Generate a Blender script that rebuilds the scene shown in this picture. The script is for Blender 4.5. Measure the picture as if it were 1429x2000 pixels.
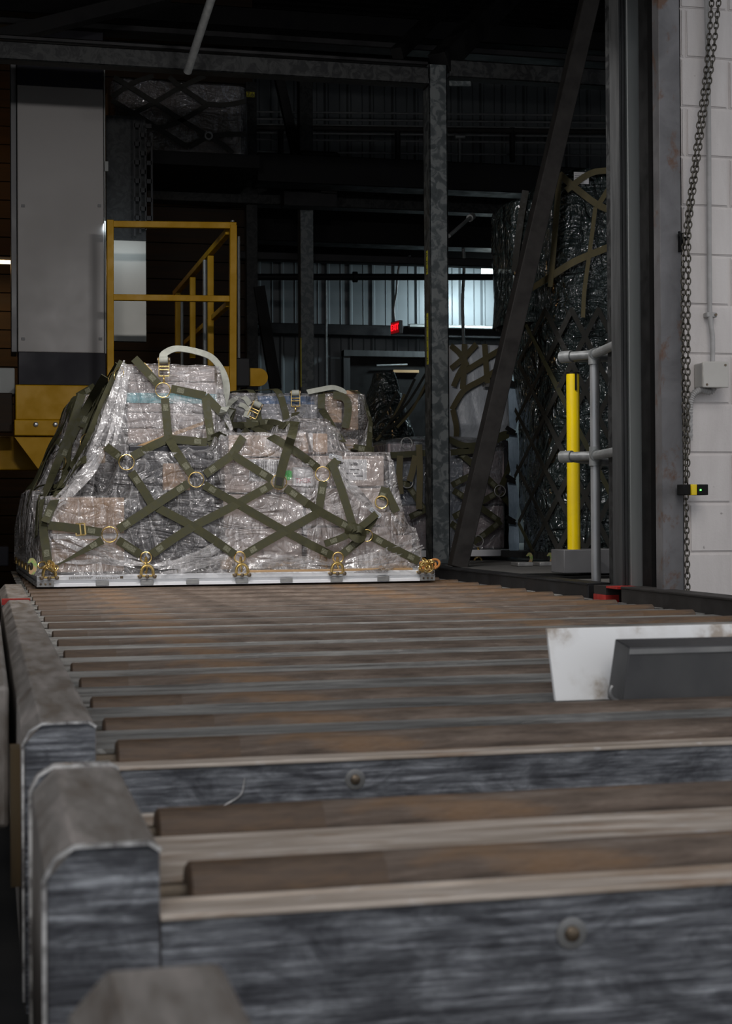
import bpy, bmesh, math, random
from mathutils import Vector, Matrix, noise
random.seed(7)
PI = math.pi
SC = bpy.context.scene
COL = SC.collection
for o in list(bpy.data.objects):
    bpy.data.objects.remove(o)

# ------------------------------------------------------------------ camera
FPX, CAM_Z = 3100.0, 0.367
YAW, PITCH, ROLL = math.radians(13.41), math.radians(0.6), math.radians(-0.35)
CY = 1000 - 22.5
cam_d = bpy.data.cameras.new('camera')
cam = bpy.data.objects.new('camera', cam_d)
COL.objects.link(cam)
cam_d.sensor_fit = 'HORIZONTAL'
cam_d.sensor_width = 24
cam_d.lens = FPX / 1429 * 24
cam_d.shift_y = (CY - 1000) / 2000 * 1429 / 1429 * (2000 / 1429)
cam_d.clip_start = 0.05
cam_d.dof.use_dof = True
cam_d.dof.focus_distance = 8.9
cam_d.dof.aperture_fstop = 8.0
CM = (Matrix.Translation((0, 0, CAM_Z)) @ Matrix.Rotation(-YAW, 4, 'Z')
      @ Matrix.Rotation(PI / 2 + PITCH, 4, 'X') @ Matrix.Rotation(ROLL, 4, 'Z'))
cam.matrix_world = CM
SC.camera = cam
CO = Vector((0, 0, CAM_Z))


def ray(px, py):
    return (CM.to_3x3() @ Vector(((px - 714.5) / FPX, -(py - CY) / FPX, -1))).normalized()


def P(px, py, Y):
    d = ray(px, py)
    return CO + d * (Y / d.y)


def PZ(px, py, Z):
    d = ray(px, py)
    return CO + d * ((Z - CAM_Z) / d.z)


# ------------------------------------------------------------------ light and exposure
SC.view_settings.view_transform = 'Standard'
SC.view_settings.look = 'None'
SC.view_settings.gamma = 1
SC.view_settings.exposure = 0.0
W = bpy.data.worlds.new('overcast_sky')
SC.world = W
W.use_nodes = True
WN = W.node_tree.nodes
WN['Background'].inputs['Color'].default_value = (0.90, 0.93, 1.0, 1)
WN['Background'].inputs['Strength'].default_value = 0.66
SC.cycles.max_bounces = 10
SC.cycles.transparent_max_bounces = 24
SC.cycles.use_denoising = True


def area(name, loc, rot, sx, sy, power, col):
    l = bpy.data.lights.new(name, 'AREA')
    l.shape = 'RECTANGLE'
    l.size, l.size_y, l.energy, l.color = sx, sy, power, col
    o = bpy.data.objects.new(name, l)
    COL.objects.link(o)
    o.location = loc
    o.rotation_euler = rot
    return o


SUN = bpy.data.lights.new('hazy_sun', 'SUN')
SUN.energy = 0.55
SUN.angle = math.radians(25)
SUN.color = (1, 0.95, 0.9)
so = bpy.data.objects.new('hazy_sun', SUN)
COL.objects.link(so)
so.rotation_euler = (math.radians(55), 0, math.radians(-12))
so.location = (-3, -4, 6)

# added unseen key lights inside the doorway, for sparkle on the pallet
for k_, lx in enumerate((.30, 1.9)):
    area('pallet_key_light', (lx, 7.08, 2.98), (Vector((1.3, 9.1, .5)) - Vector((lx, 7.08, 2.98))).to_track_quat('-Z', 'Y').to_euler(), .5, .12, 48, (1, .96, .94))

# ------------------------------------------------------------------ materials
MATS = {}


def nt_mat(name):
    m = bpy.data.materials.new(name)
    m.use_nodes = True
    MATS[name] = m
    n = m.node_tree.nodes
    return m, n, m.node_tree.links, n['Principled BSDF']


def nnoise(n, l, vec, scale, detail=4, rough=0.55, dist=0.0, stretch=None):
    if stretch:
        mp = n.new('ShaderNodeMapping')
        mp.inputs['Scale'].default_value = stretch
        l.new(vec, mp.inputs['Vector'])
        vec = mp.outputs[0]
    t = n.new('ShaderNodeTexNoise')
    t.inputs['Scale'].default_value = scale
    t.inputs['Detail'].default_value = detail
    t.inputs['Roughness'].default_value = rough
    t.inputs['Distortion'].default_value = dist
    l.new(vec, t.inputs['Vector'])
    return t.outputs['Fac']


def ramp(n, l, fac, stops):
    r = n.new('ShaderNodeValToRGB')
    e = r.color_ramp.elements
    while len(e) < len(stops):
        e.new(0.5)
    for el, (p, c) in zip(e, stops):
        el.position = p
        el.color = (c[0], c[1], c[2], 1) if not isinstance(c, (int, float)) else (c, c, c, 1)
    l.new(fac, r.inputs[0])
    return r.outputs[0]


def bump(n, l, h, strength, dist=0.01, prev=None):
    b = n.new('ShaderNodeBump')
    b.inputs['Strength'].default_value = strength
    b.inputs['Distance'].default_value = dist
    l.new(h, b.inputs['Height'])
    if prev:
        l.new(prev, b.inputs['Normal'])
    return b.outputs[0]


def mixc(n, l, fac, a, b, mode='MIX'):
    m = n.new('ShaderNodeMix')
    m.data_type = 'RGBA'
    m.blend_type = mode
    for s, v in ((m.inputs[0], fac), (m.inputs[6], a), (m.inputs[7], b)):
        if hasattr(v, 'is_linked') or hasattr(v, 'links'):
            l.new(v, s)
        elif isinstance(v, (int, float)):
            s.default_value = v
        else:
            s.default_value = (v[0], v[1], v[2], 1)
    return m.outputs[2]


def mathn(n, l, op, a, b=None, clamp=False):
    m = n.new('ShaderNodeMath')
    m.operation = op
    m.use_clamp = clamp
    for i, v in enumerate((a, b)):
        if v is None:
            continue
        if isinstance(v, (int, float)):
            m.inputs[i].default_value = v
        else:
            l.new(v, m.inputs[i])
    return m.outputs[0]


def M(name, c1, c2=None, rough=0.6, metal=0.0, scale=8, stretch=None, bmp=0.1, bdist=0.003, c3=None, p=(0.35, 0.65), spec=0.5,
      detail=5, rvar=0.15, dist=0.0):
    """two or three tone noise material with bump"""
    m, n, l, b = nt_mat(name)
    tc = n.new('ShaderNodeTexCoord').outputs['Object']
    c2 = c2 or tuple(x * 0.8 for x in c1)
    f = nnoise(n, l, tc, scale, detail, 0.6, dist, stretch)
    st = [(p[0], c1), (p[1], c2)]
    if c3:
        st = [(p[0], c1), ((p[0] + p[1]) / 2, c3), (p[1], c2)]
    l.new(ramp(n, l, f, st), b.inputs['Base Color'])
    l.new(ramp(n, l, f, [(0.3, max(0.03, rough - rvar)), (0.7, min(1, rough + rvar))]), b.inputs['Roughness'])
    b.inputs['Metallic'].default_value = metal
    b.inputs['Specular IOR Level'].default_value = spec
    if bmp:
        f2 = nnoise(n, l, tc, scale * 4, 4, 0.6, 0, stretch)
        l.new(bump(n, l, f2, bmp, bdist), b.inputs['Normal'])
    return m


def emis(name, c, s):
    m, n, l, b = nt_mat(name)
    b.inputs['Base Color'].default_value = (c[0], c[1], c[2], 1)
    b.inputs['Emission Color'].default_value = (c[0], c[1], c[2], 1)
    b.inputs['Emission Strength'].default_value = s
    return m


# structure and steel
M('dark_concrete', (.035, .035, .035), (.06, .058, .055), .8, scale=2, spec=.15)
M('black_deck', (.006, .006, .007), (.011, .011, .011), .8, scale=2, spec=.15)
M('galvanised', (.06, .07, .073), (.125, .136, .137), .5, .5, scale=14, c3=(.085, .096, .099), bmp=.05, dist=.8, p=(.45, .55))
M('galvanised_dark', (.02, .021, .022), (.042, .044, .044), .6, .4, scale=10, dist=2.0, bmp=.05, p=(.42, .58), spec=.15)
M('dark_steel', (.014, .014, .015), (.03, .03, .031), .55, .3, scale=5, bmp=.1, spec=.15)
M('black_steel', (.005, .005, .006), (.010, .010, .010), .6, .2, scale=6, spec=.15)
M('brace_steel', (.03, .028, .027), (.05, .047, .045), .65, .3, scale=9, bmp=.15, spec=.15)
M('brown_siding', (.022, .016, .012), (.036, .025, .017), .75, scale=3, stretch=(.5, 1, 8), spec=.15)
M('cladding', (.11, .125, .132), (.14, .155, .162), .5, .2, scale=1.5, bmp=0)
M('white_cabinet', (.25, .24, .235), (.28, .27, .262), .5, scale=1.2, bmp=.02)
M('cabinet_dark', (.016, .016, .022), (.022, .022, .028), .5, scale=2, bmp=0, spec=.15)
M('yellow_paint', (.46, .25, .0), (.38, .20, .0), .5, scale=6, bmp=.03, spec=.2)
M('bollard_yellow', (.90, .66, .005), (.80, .58, .005), .35, scale=5, bmp=.03, bdist=.002, dist=1)
M('black_rubber', (.004, .004, .004), (.008, .008, .008), .6, scale=10, spec=.2)
M('sheet_steel', (.13, .13, .12), (.17, .17, .155), .38, .6, scale=1.2, bmp=.03, rvar=.06)
M('grey_paint', (.12, .123, .127), (.15, .15, .155), .55, scale=4, bmp=.05)
M('rib_grey', (.04, .042, .043), (.065, .067, .068), .6, scale=6, stretch=(3, 3, .4), bmp=.05, spec=.2)
M('panel_grey', (.22, .235, .228), (.26, .272, .266), .6, scale=3, stretch=(4, 4, .4), bmp=.05)
M('handrail_grey', (.20, .21, .21), (.28, .29, .29), .45, .4, scale=20, bmp=.05)
M('post_zinc', (.30, .31, .32), (.36, .37, .38), .4, .5, scale=14, stretch=(1, 1, .3), bmp=.02)
M('worn_edge', (.20, .19, .185), (.72, .71, .69), .32, .35, scale=28, bmp=.1, p=(.40, .60))
M('chain_steel', (.05, .045, .035), (.14, .13, .11), .45, .8, scale=60, bmp=.1)
M('conduit_paint', (.36, .35, .34), (.44, .43, .42), .55, scale=20, bmp=.05)
M('box_cream', (.52, .50, .46), (.57, .55, .51), .5, scale=5, bmp=.02)
M('red_paint', (.42, .02, .015), (.25, .015, .01), .5, scale=12)
M('white_plate', (.88, .88, .87), (.42, .36, .30), .42, .0, scale=7, c3=(.80, .79, .77), p=(.47, .63), bmp=.06, detail=9)
M('blackened_plate', (.045, .045, .047), (.075, .075, .075), .5, .3, scale=6, bmp=.08)
M('plate_edge', (.22, .22, .22), (.3, .3, .29), .4, .6, scale=9, bmp=.04)
M('mat_grey', (.10, .10, .095), (.16, .155, .145), .75, scale=8, stretch=(1, 6, 1))
M('aluminium', (.80, .81, .84), (.88, .89, .91), .35, .12, scale=6, stretch=(.3, 3, 3), bmp=.02)
M('lug_grey', (.26, .26, .26), (.36, .36, .35), .5, .5, scale=20)
M('gold_zinc', (.62, .42, .12), (.78, .58, .25), .28, .9, scale=25, bmp=.05)
M('zinc_iridescent', (.35, .60, .18), (.70, .45, .25), .3, .8, scale=14, bmp=.03, p=(.45, .55))
M('bronze_dark', (.10, .08, .06), (.22, .17, .12), .4, .8, scale=30)
M('steel_bright', (.5, .5, .5), (.62, .62, .62), .3, .9, scale=20, bmp=.04)
M('cardboard', (.36, .235, .15), (.42, .28, .18), .7, scale=3, bmp=.05)
M('cardboard_pale', (.46, .37, .33), (.52, .43, .39), .7, scale=3, bmp=.05)
M('black_plastic', (.018, .018, .022), (.03, .03, .034), .35, scale=4, bmp=.03)
M('grey_bin', (.26, .27, .30), (.30, .31, .34), .5, scale=3, bmp=.02)
M('blue_band', (.02, .10, .26), (.025, .12, .3), .5, scale=4, bmp=0)
M('teal_tape', (.14, .38, .44), (.30, .52, .56), .35, scale=20, stretch=(6, 1, 1), bmp=.1)
M('white_label', (.75, .75, .76), (.68, .68, .70), .5, scale=5, bmp=0)
M('ink', (.02, .02, .02), (.03, .03, .03), .5, bmp=0)
M('red_ink', (.5, .04, .06), (.45, .04, .06), .5, bmp=0)
M('green_sticker', (.02, .75, .08), (.03, .65, .08), .5, bmp=0)
M('pine', (.36, .22, .10), (.44, .29, .15), .65, scale=3, stretch=(1, 12, 12), bmp=.1)
M('grey_wrap', (.30, .28, .29), (.48, .46, .48), .35, scale=14, stretch=(.6, 1, 4), bmp=.5, bdist=.006, c3=(.40, .34, .32), p=(.3, .7))
M('strap_olive', (.036, .036, .014), (.056, .054, .022), .75, scale=30, bmp=.3, bdist=.001)
M('strap_tan', (.095, .08, .038), (.125, .105, .05), .75, scale=30, bmp=.3, bdist=.001)
M('strap_black', (.012, .012, .010), (.022, .021, .015), .7, scale=30, bmp=.2)
M('stitch', (.19, .19, .13), (.08, .08, .05), .8, scale=260, p=(.45, .55), bmp=0)
M('strap_white', (.30, .31, .27), (.38, .39, .34), .65, scale=30, bmp=.2, bdist=.001)
M('strap_blue', (.15, .21, .27), (.22, .29, .36), .65, scale=18, stretch=(4, 4, .5), bmp=.3)
M('yellow_ink', (.75, .62, .02), (.6, .5, .02), .5, scale=30, bmp=0)
M('yellow_tape', (.55, .5, .02), (.35, .33, .02), .5, scale=9, bmp=0)
M('orange_rope', (.5, .2, .04), (.35, .14, .03), .7, scale=40)
M('pale_green_strap', (.45, .6, .35), (.5, .62, .42), .7, scale=20)
M('skid_timber', (.05, .033, .012), (.08, .052, .022), .8, scale=4, stretch=(8, 8, 1))
M('bag_white', (.52, .56, .62), (.66, .70, .75), .35, scale=3, stretch=(2, 1, 1), bmp=.5, bdist=.02, dist=1)
emis('lamp_cool', (.85, 1, 1), 9.0)
emis('lamp_warm', (1, .72, .4), 7.0)
emis('exit_red', (1, .01, .02), 1.6)
emis('exit_glow', (.8, .01, .015), .15)
emis('led_green', (.1, 1, .1), 5.0)

# worn rust roller: brown near the ends, greyed and streaked along the running surface
m, n, l, b = nt_mat('roller_rust')
tc = n.new('ShaderNodeTexCoord').outputs['Object']
f1 = nnoise(n, l, tc, 3.0, 10, .78, .3, (.9, 11, 11))
f2 = nnoise(n, l, tc, 9, 8, .75, 0, (1.6, 9, 9))
f3 = nnoise(n, l, tc, 2.6, 5, .6, .5, (1.2, 5, 5))
base = ramp(n, l, f1, [(.34, (.038, .027, .021)), (.46, (.10, .072, .053)), (.57, (.165, .124, .096)), (.70, (.34, .30, .26))])
dark = ramp(n, l, f2, [(.4, (.058, .037, .024)), (.6, (.13, .084, .052))])
sx = n.new('ShaderNodeSeparateXYZ')
l.new(tc, sx.inputs[0])
ax = mathn(n, l, 'ABSOLUTE', sx.outputs[0])
oi = n.new('ShaderNodeObjectInfo')
wob = mathn(n, l, 'ADD', mathn(n, l, 'MULTIPLY', nnoise(n, l, tc, 30, 3, .5, 0, (1, 1, 1)), .02), mathn(n, l, 'MULTIPLY', oi.outputs['Random'], .12))
ed = mathn(n, l, 'GREATER_THAN', mathn(n, l, 'ADD', ax, wob), 1.14)
cc_ = mixc(n, l, ramp(n, l, f3, [(.56, 0.0), (.66, .4)]), mixc(n, l, mathn(n, l, 'MULTIPLY', ed, .7), base, dark), (.28, .15, .06))
l.new(cc_, b.inputs['Base Color'])
b.inputs['Metallic'].default_value = .25
l.new(ramp(n, l, f2, [(.3, .36), (.7, .75)]), b.inputs['Roughness'])
l.new(bump(n, l, f2, .6, .004), b.inputs['Normal'])

# tread plate with raised bars
m, n, l, b = nt_mat('tread_plate')
tc = n.new('ShaderNodeTexCoord').outputs['Object']
vz = n.new('ShaderNodeTexVoronoi')
vz.feature = 'DISTANCE_TO_EDGE'
vz.inputs['Scale'].default_value = 20
mp = n.new('ShaderNodeMapping')
mp.inputs['Rotation'].default_value = (0, 0, .8)
mp.inputs['Scale'].default_value = (1, 2.6, 1)
l.new(tc, mp.inputs[0])
l.new(mp.outputs[0], vz.inputs['Vector'])
f1 = nnoise(n, l, tc, 3, 7, .65, .4, (.8, 4, 4))
l.new(ramp(n, l, f1, [(.36, (.14, .135, .125)), (.5, (.28, .28, .27)), (.66, (.44, .43, .40))]), b.inputs['Base Color'])
b.inputs['Metallic'].default_value = .45
l.new(ramp(n, l, f1, [(.3, .32), (.7, .55)]), b.inputs['Roughness'])
l.new(bump(n, l, vz.outputs['Distance'], .9, .012), b.inputs['Normal'])

# flange tops: tan rust film worn by sliding loads
M('flange_rust', (.33, .265, .205), (.64, .56, .48), .55, .2, scale=3.5, stretch=(1, 10, 6), c3=(.44, .375, .315), bmp=.3, bdist=.003, detail=8)
m = MATS['flange_rust']; n = m.node_tree.nodes; l = m.node_tree.links; b = n['Principled BSDF']
tc = n['Texture Coordinate'].outputs['Object']
old = b.inputs['Base Color'].links[0].from_socket
fr_ = nnoise(n, l, tc, 3.5, 6, .65, .4, (1, 5, 5))
c_ = mixc(n, l, ramp(n, l, fr_, [(.54, 0.0), (.64, .55)]), old, (.22, .12, .055))
fs_ = nnoise(n, l, tc, 40, 3, .6, 0, (.5, 1, 1))
c_ = mixc(n, l, ramp(n, l, fs_, [(.64, 0.0), (.70, .6)]), c_, (.62, .60, .58))
l.new(c_, b.inputs['Base Color'])
M('guide_top', (.15, .125, .105), (.31, .275, .25), .5, .2, scale=4, stretch=(6, 1.2, 2), c3=(.22, .20, .18), bmp=.1, detail=7)

# blue grey scuffed cross face
m, n, l, b = nt_mat('scuffed_steel')
tc = n.new('ShaderNodeTexCoord').outputs['Object']
f1 = nnoise(n, l, tc, 7, 10, .75, .25, (.8, 1, 16))
f2 = nnoise(n, l, tc, 9, 8, .7, .8, (1.0, 1, 2.4))
c = ramp(n, l, f1, [(.36, (.036, .037, .044)), (.45, (.11, .115, .13)), (.54, (.20, .21, .225)), (.65, (.44, .46, .49))])
c2 = ramp(n, l, f2, [(.42, (.45, .45, .47)), (.62, (1.25, 1.25, 1.25))])
l.new(mixc(n, l, 1.0, c, c2, 'MULTIPLY'), b.inputs['Base Color'])
b.inputs['Metallic'].default_value = .2
b.inputs['Roughness'].default_value = .5
l.new(bump(n, l, f1, .5, .006), b.inputs['Normal'])

# painted block
m, n, l, b = nt_mat('painted_block')
tc = n.new('ShaderNodeTexCoord').outputs['Object']
f1 = nnoise(n, l, tc, 2.2, 6, .6, .3, (3, 1, .6))
f3 = nnoise(n, l, tc, 26, 2, .5)
c = ramp(n, l, f1, [(.35, (.60, .56, .54)), (.65, (.72, .68, .655))])
c = mixc(n, l, ramp(n, l, f3, [(.72, 0.0), (.76, .6)]), c, (.16, .14, .13))
l.new(c, b.inputs['Base Color'])
b.inputs['Roughness'].default_value = .6
l.new(bump(n, l, nnoise(n, l, tc, 70, 5, .7), .35, .004), b.inputs['Normal'])

# jamb steel with rust blooms
m, n, l, b = nt_mat('jamb_steel')
tc = n.new('ShaderNodeTexCoord').outputs['Object']
f1 = nnoise(n, l, tc, 4, 6, .6, .5)
f2 = nnoise(n, l, tc, 7, 7, .7, .3, (1, 1, .7))
c = ramp(n, l, f1, [(.35, (.11, .107, .11)), (.65, (.20, .196, .20))])
c = mixc(n, l, ramp(n, l, f2, [(.55, 0.0), (.64, .85)]), c, (.13, .065, .035))
l.new(c, b.inputs['Base Color'])
b.inputs['Metallic'].default_value = .3
b.inputs['Roughness'].default_value = .5


# plastic film
def film(name, tint, a0, a1, rough=.18, bs=.6, white=.6, sc=5.0, bd=.10):
    m, n, l, b = nt_mat(name)
    tc = n.new('ShaderNodeTexCoord').outputs['Object']
    rs = []
    for (k, st, det, ds) in ((1.0, (1.5, 1, .45), 2, 1.2), (1.7, (.5, 1, 1.3), 2, 1.5), (3.6, (1.4, 1, .7), 3, 1.0)):
        f = nnoise(n, l, tc, sc * k, det, .5, ds, st)
        rs.append(mathn(n, l, 'ABSOLUTE', mathn(n, l, 'SUBTRACT', f, .5)))
    crs = None
    for r_, (w0, w1, amp) in zip(rs, ((.004, .03, 1.0), (.003, .02, .7), (.004, .016, .5))):
        c = ramp(n, l, r_, [(.0, amp), (w0, amp * .45), (w1, 0.0)])
        crs = c if crs is None else mathn(n, l, 'ADD', crs, c, True)
    veil = ramp(n, l, nnoise(n, l, tc, sc * .5, 3, .5, .5), [(.42, 0.0), (.68, .24)])
    h = mathn(n, l, 'ADD', mathn(n, l, 'ADD', rs[0], mathn(n, l, 'MULTIPLY', rs[1], .7)), mathn(n, l, 'MULTIPLY', rs[2], .42))
    bn = bump(n, l, h, bs, bd)
    lw = n.new('ShaderNodeLayerWeight')
    lw.inputs['Blend'].default_value = .3
    al = mathn(n, l, 'ADD', mathn(n, l, 'MULTIPLY', crs, a1), a0)
    al = mathn(n, l, 'ADD', al, veil)
    al = mathn(n, l, 'ADD', al, mathn(n, l, 'MULTIPLY', mathn(n, l, 'POWER', lw.outputs['Facing'], 3.0), .4), True)
    b.inputs['Base Color'].default_value = (tint[0], tint[1], tint[2], 1)
    b.inputs['Roughness'].default_value = rough
    b.inputs['Specular IOR Level'].default_value = .9
    l.new(bn, b.inputs['Normal'])
    tr = n.new('ShaderNodeBsdfTransparent')
    tr.inputs[0].default_value = (white, white, white, 1)
    gl = n.new('ShaderNodeBsdfGlossy')
    gl.inputs['Roughness'].default_value = .13
    l.new(bn, gl.inputs['Normal'])
    mx = n.new('ShaderNodeMixShader')
    l.new(al, mx.inputs[0])
    l.new(tr.outputs[0], mx.inputs[1])
    l.new(b.outputs[0], mx.inputs[2])
    fr = n.new('ShaderNodeFresnel')
    fr.inputs[0].default_value = 1.5
    l.new(bn, fr.inputs['Normal'])
    mx2 = n.new('ShaderNodeMixShader')
    l.new(mathn(n, l, 'MINIMUM', mathn(n, l, 'MULTIPLY', fr.outputs[0], 1.6), .55), mx2.inputs[0])
    l.new(mx.outputs[0], mx2.inputs[1])
    l.new(gl.outputs[0], mx2.inputs[2])
    l.new(mx2.outputs[0], n['Material Output'].inputs[0])
    return m


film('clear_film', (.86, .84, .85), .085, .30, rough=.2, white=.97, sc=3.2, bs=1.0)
film('film_fold', (.9, .88, .88), .12, .25, rough=.25, white=.97, sc=3, bs=.6)
film('dark_film', (.035, .05, .05), .80, .2, rough=.16, white=.8, sc=2.6, bs=1.6)
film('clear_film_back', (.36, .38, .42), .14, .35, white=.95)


# ------------------------------------------------------------------ mesh helpers
def box(bm, x0, x1, y0, y1, z0, z1, mi=0, mat=None):
    vs = [bm.verts.new(Vector(v)) for v in ((x0, y0, z0), (x1, y0, z0), (x1, y1, z0), (x0, y1, z0),
                                            (x0, y0, z1), (x1, y0, z1), (x1, y1, z1), (x0, y1, z1))]
    for f in ((0, 3, 2, 1), (4, 5, 6, 7), (0, 1, 5, 4), (1, 2, 6, 5), (2, 3, 7, 6), (3, 0, 4, 7)):
        fc = bm.faces.new([vs[i] for i in f])
        fc.material_index = mi
    if mat:
        for v in vs:
            v.co = mat @ v.co
    return vs


def bar(bm, p1, p2, w, h, up=Vector((0, 0, 1)), mi=0):
    p1, p2 = Vector(p1), Vector(p2)
    d = (p2 - p1)
    L = d.length
    d.normalize()
    if abs(d.dot(up)) > .98:
        up = Vector((0, 1, 0))
    s = d.cross(up).normalized()
    u = s.cross(d).normalized()
    mt = Matrix((s, d, u)).transposed().to_4x4()
    mt.translation = p1
    box(bm, -w / 2, w / 2, 0, L, -h / 2, h / 2, mi, mt)


def frames(pts, closed=False, up=None):
    """parallel frames along a path"""
    n_ = len(pts)
    T = []
    for i in range(n_):
        a = pts[(i - 1) % n_] if (closed or i > 0) else pts[i]
        c = pts[(i + 1) % n_] if (closed or i < n_ - 1) else pts[i]
        T.append((c - a).normalized())
    N = []
    t0 = T[0]
    nn = t0.orthogonal().normalized() if up is None else (up - t0 * up.dot(t0)).normalized()
    for t in T:
        nn = (nn - t * nn.dot(t))
        nn = nn.normalized() if nn.length > 1e-6 else t.orthogonal().normalized()
        N.append(nn.copy())
    return T, N


def tube(bm, pts, r, seg=10, closed=False, caps=True, mi=0):
    pts = [Vector(p) for p in pts]
    T, N = frames(pts, closed)
    rings = []
    rr = r if isinstance(r, (list, tuple)) else [r] * len(pts)
    for p, t, nn, q in zip(pts, T, N, rr):
        bb = t.cross(nn)
        rings.append([bm.verts.new(p + (nn * math.cos(2 * PI * k / seg) + bb * math.sin(2 * PI * k / seg)) * q) for k in range(seg)])
    m_ = len(rings) if closed else len(rings) - 1
    for i in range(m_):
        A, B = rings[i], rings[(i + 1) % len(rings)]
        if closed and i == len(rings) - 1:
            off = min(range(seg), key=lambda k: (A[0].co - B[k].co).length)
            B = B[off:] + B[:off]
        for k in range(seg):
            f = bm.faces.new((A[k], A[(k + 1) % seg], B[(k + 1) % seg], B[k]))
            f.material_index = mi
    if caps and not closed:
        bm.faces.new(rings[0][::-1]).material_index = mi
        bm.faces.new(rings[-1]).material_index = mi


def ring(bm, c, nrm, R, r, seg=28, mi=0, a0=0, a1=2 * PI, squash=1.0, xdir=None):
    nrm = Vector(nrm).normalized()
    x = nrm.orthogonal().normalized() if xdir is None else (Vector(xdir) - nrm * nrm.dot(Vector(xdir))).normalized()
    y = nrm.cross(x)
    full = abs(a1 - a0 - 2 * PI) < 1e-6
    k = seg if full else seg + 1
    pts = [Vector(c) + x * R * math.cos(a0 + (a1 - a0) * i / seg) + y * R * squash * math.sin(a0 + (a1 - a0) * i / seg) for i in range(k)]
    tube(bm, pts, r, 8, closed=full, mi=mi)


def smooth_path(pts, sub=6):
    """Catmull-Rom through points"""
    pts = [Vector(p) for p in pts]
    if len(pts) < 3:
        return pts
    out = []
    for i in range(len(pts) - 1):
        p0 = pts[i - 1] if i else pts[0] * 2 - pts[1]
        p1, p2 = pts[i], pts[i + 1]
        p3 = pts[i + 2] if i + 2 < len(pts) else p2 * 2 - p1
        for k in range(sub):
            t = k / sub
            out.append(.5 * ((2 * p1) + (p2 - p0) * t + (2 * p0 - 5 * p1 + 4 * p2 - p3) * t * t + (3 * p1 - p0 - 3 * p2 + p3) * t ** 3))
    out.append(pts[-1])
    return out


def ribbon(bm, pts, nrms, w, th=.004, mi=0, tags=(), twist=None):
    """flat webbing strap; tags = [(start, end)] lengths along the path that carry a stitched patch"""
    pts = [Vector(p) for p in pts]
    n_ = len(pts)
    rows = []
    for i in range(n_):
        a, c = pts[max(0, i - 1)], pts[min(n_ - 1, i + 1)]
        t = (c - a).normalized()
        nn = nrms[i] - t * nrms[i].dot(t)
        nn = nn.normalized() if nn.length > 1e-5 else t.orthogonal().normalized()
        s = t.cross(nn).normalized()
        if twist:
            s = (Matrix.Rotation(twist * i / (n_ - 1), 3, t) @ s)
            nn = s.cross(t)
        ww = w[i] if isinstance(w, list) else w
        rows.append([bm.verts.new(pts[i] + s * ww / 2 * a_ + nn * th / 2 * b_) for a_, b_ in ((-1, 1), (1, 1), (1, -1), (-1, -1))])
    for A, B in zip(rows, rows[1:]):
        for k in range(4):
            bm.faces.new((A[k], A[(k + 1) % 4], B[(k + 1) % 4], B[k])).material_index = mi
    bm.faces.new(rows[0][::-1]).material_index = mi
    bm.faces.new(rows[-1]).material_index = mi
    # stitched patches
    L = [0]
    for a, c in zip(pts, pts[1:]):
        L.append(L[-1] + (c - a).length)

    def at(s_):
        for i in range(n_ - 1):
            if L[i + 1] >= s_:
                k = (s_ - L[i]) / max(1e-6, L[i + 1] - L[i])
                return pts[i].lerp(pts[i + 1], k), (pts[i + 1] - pts[i]).normalized(), nrms[i].lerp(nrms[i + 1], k)
        return pts[-1], (pts[-1] - pts[-2]).normalized(), nrms[-1]
    for (s0, s1, wf) in tags:
        if s0 < 0:
            s0, s1 = L[-1] + s0, L[-1] + s1
        if s0 < 0 or s1 > L[-1]:
            continue
        p0, t0, n0 = at(s0)
        p1, t1, n1 = at(s1)
        nn = (n0 - t0 * n0.dot(t0)).normalized()
        s = t0.cross(nn)
        o_ = nn * (th / 2 + .0015)
        hw = (w if not isinstance(w, list) else w[0]) * wf / 2
        f = bm.faces.new([bm.verts.new(v) for v in (p0 - s * hw + o_, p0 + s * hw + o_, p1 + s * hw + o_, p1 - s * hw + o_)])
        f.material_index = 1


WLOC = {}


def build(name, bm, mats, parent=None, bevel=0, sharp=35, base=None):
    """link bm (authored in world space) as one mesh object whose origin sits at its parent's base or its own base"""
    bmesh.ops.recalc_face_normals(bm, faces=bm.faces)
    if parent is not None:
        o_ = WLOC[parent.name]
    elif base is not None:
        o_ = Vector(base)
    else:
        xs = [v.co for v in bm.verts]
        lo = Vector((min(v.x for v in xs), min(v.y for v in xs), min(v.z for v in xs)))
        hi = Vector((max(v.x for v in xs), max(v.y for v in xs), max(v.z for v in xs)))
        o_ = Vector(((lo.x + hi.x) / 2, (lo.y + hi.y) / 2, lo.z))
    ctr = o_
    if parent is not None:   # part origin at its own centre
        xs = [v.co for v in bm.verts]
        ctr = Vector([(min(v[i] for v in xs) + max(v[i] for v in xs)) / 2 for i in range(3)])
    for v in bm.verts:
        v.co -= ctr
    cs = math.cos(math.radians(sharp))
    for f in bm.faces:
        f.smooth = True
    for e in bm.edges:
        if len(e.link_faces) == 2 and e.link_faces[0].normal.dot(e.link_faces[1].normal) < cs:
            e.smooth = False
    me = bpy.data.meshes.new(name)
    bm.to_mesh(me)
    bm.free()
    for m_ in ([mats] if isinstance(mats, str) else mats):
        me.materials.append(MATS[m_])
    ob = bpy.data.objects.new(name, me)
    COL.objects.link(ob)
    if parent is not None:
        ob.parent = parent
        ob.location = ctr - o_
    else:
        ob.location = ctr
    WLOC[ob.name] = ctr.copy()
    if bevel:
        md = ob.modifiers.new('bevel', 'BEVEL')
        md.width = bevel
        md.segments = 2
        md.limit_method = 'ANGLE'
        md.angle_limit = math.radians(40)
    return ob


def tag(o, label, cat, group=None, kind=None):
    o['label'] = label
    o['category'] = cat
    if group:
        o['group'] = group
    if kind:
        o['kind'] = kind
    return o


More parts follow.
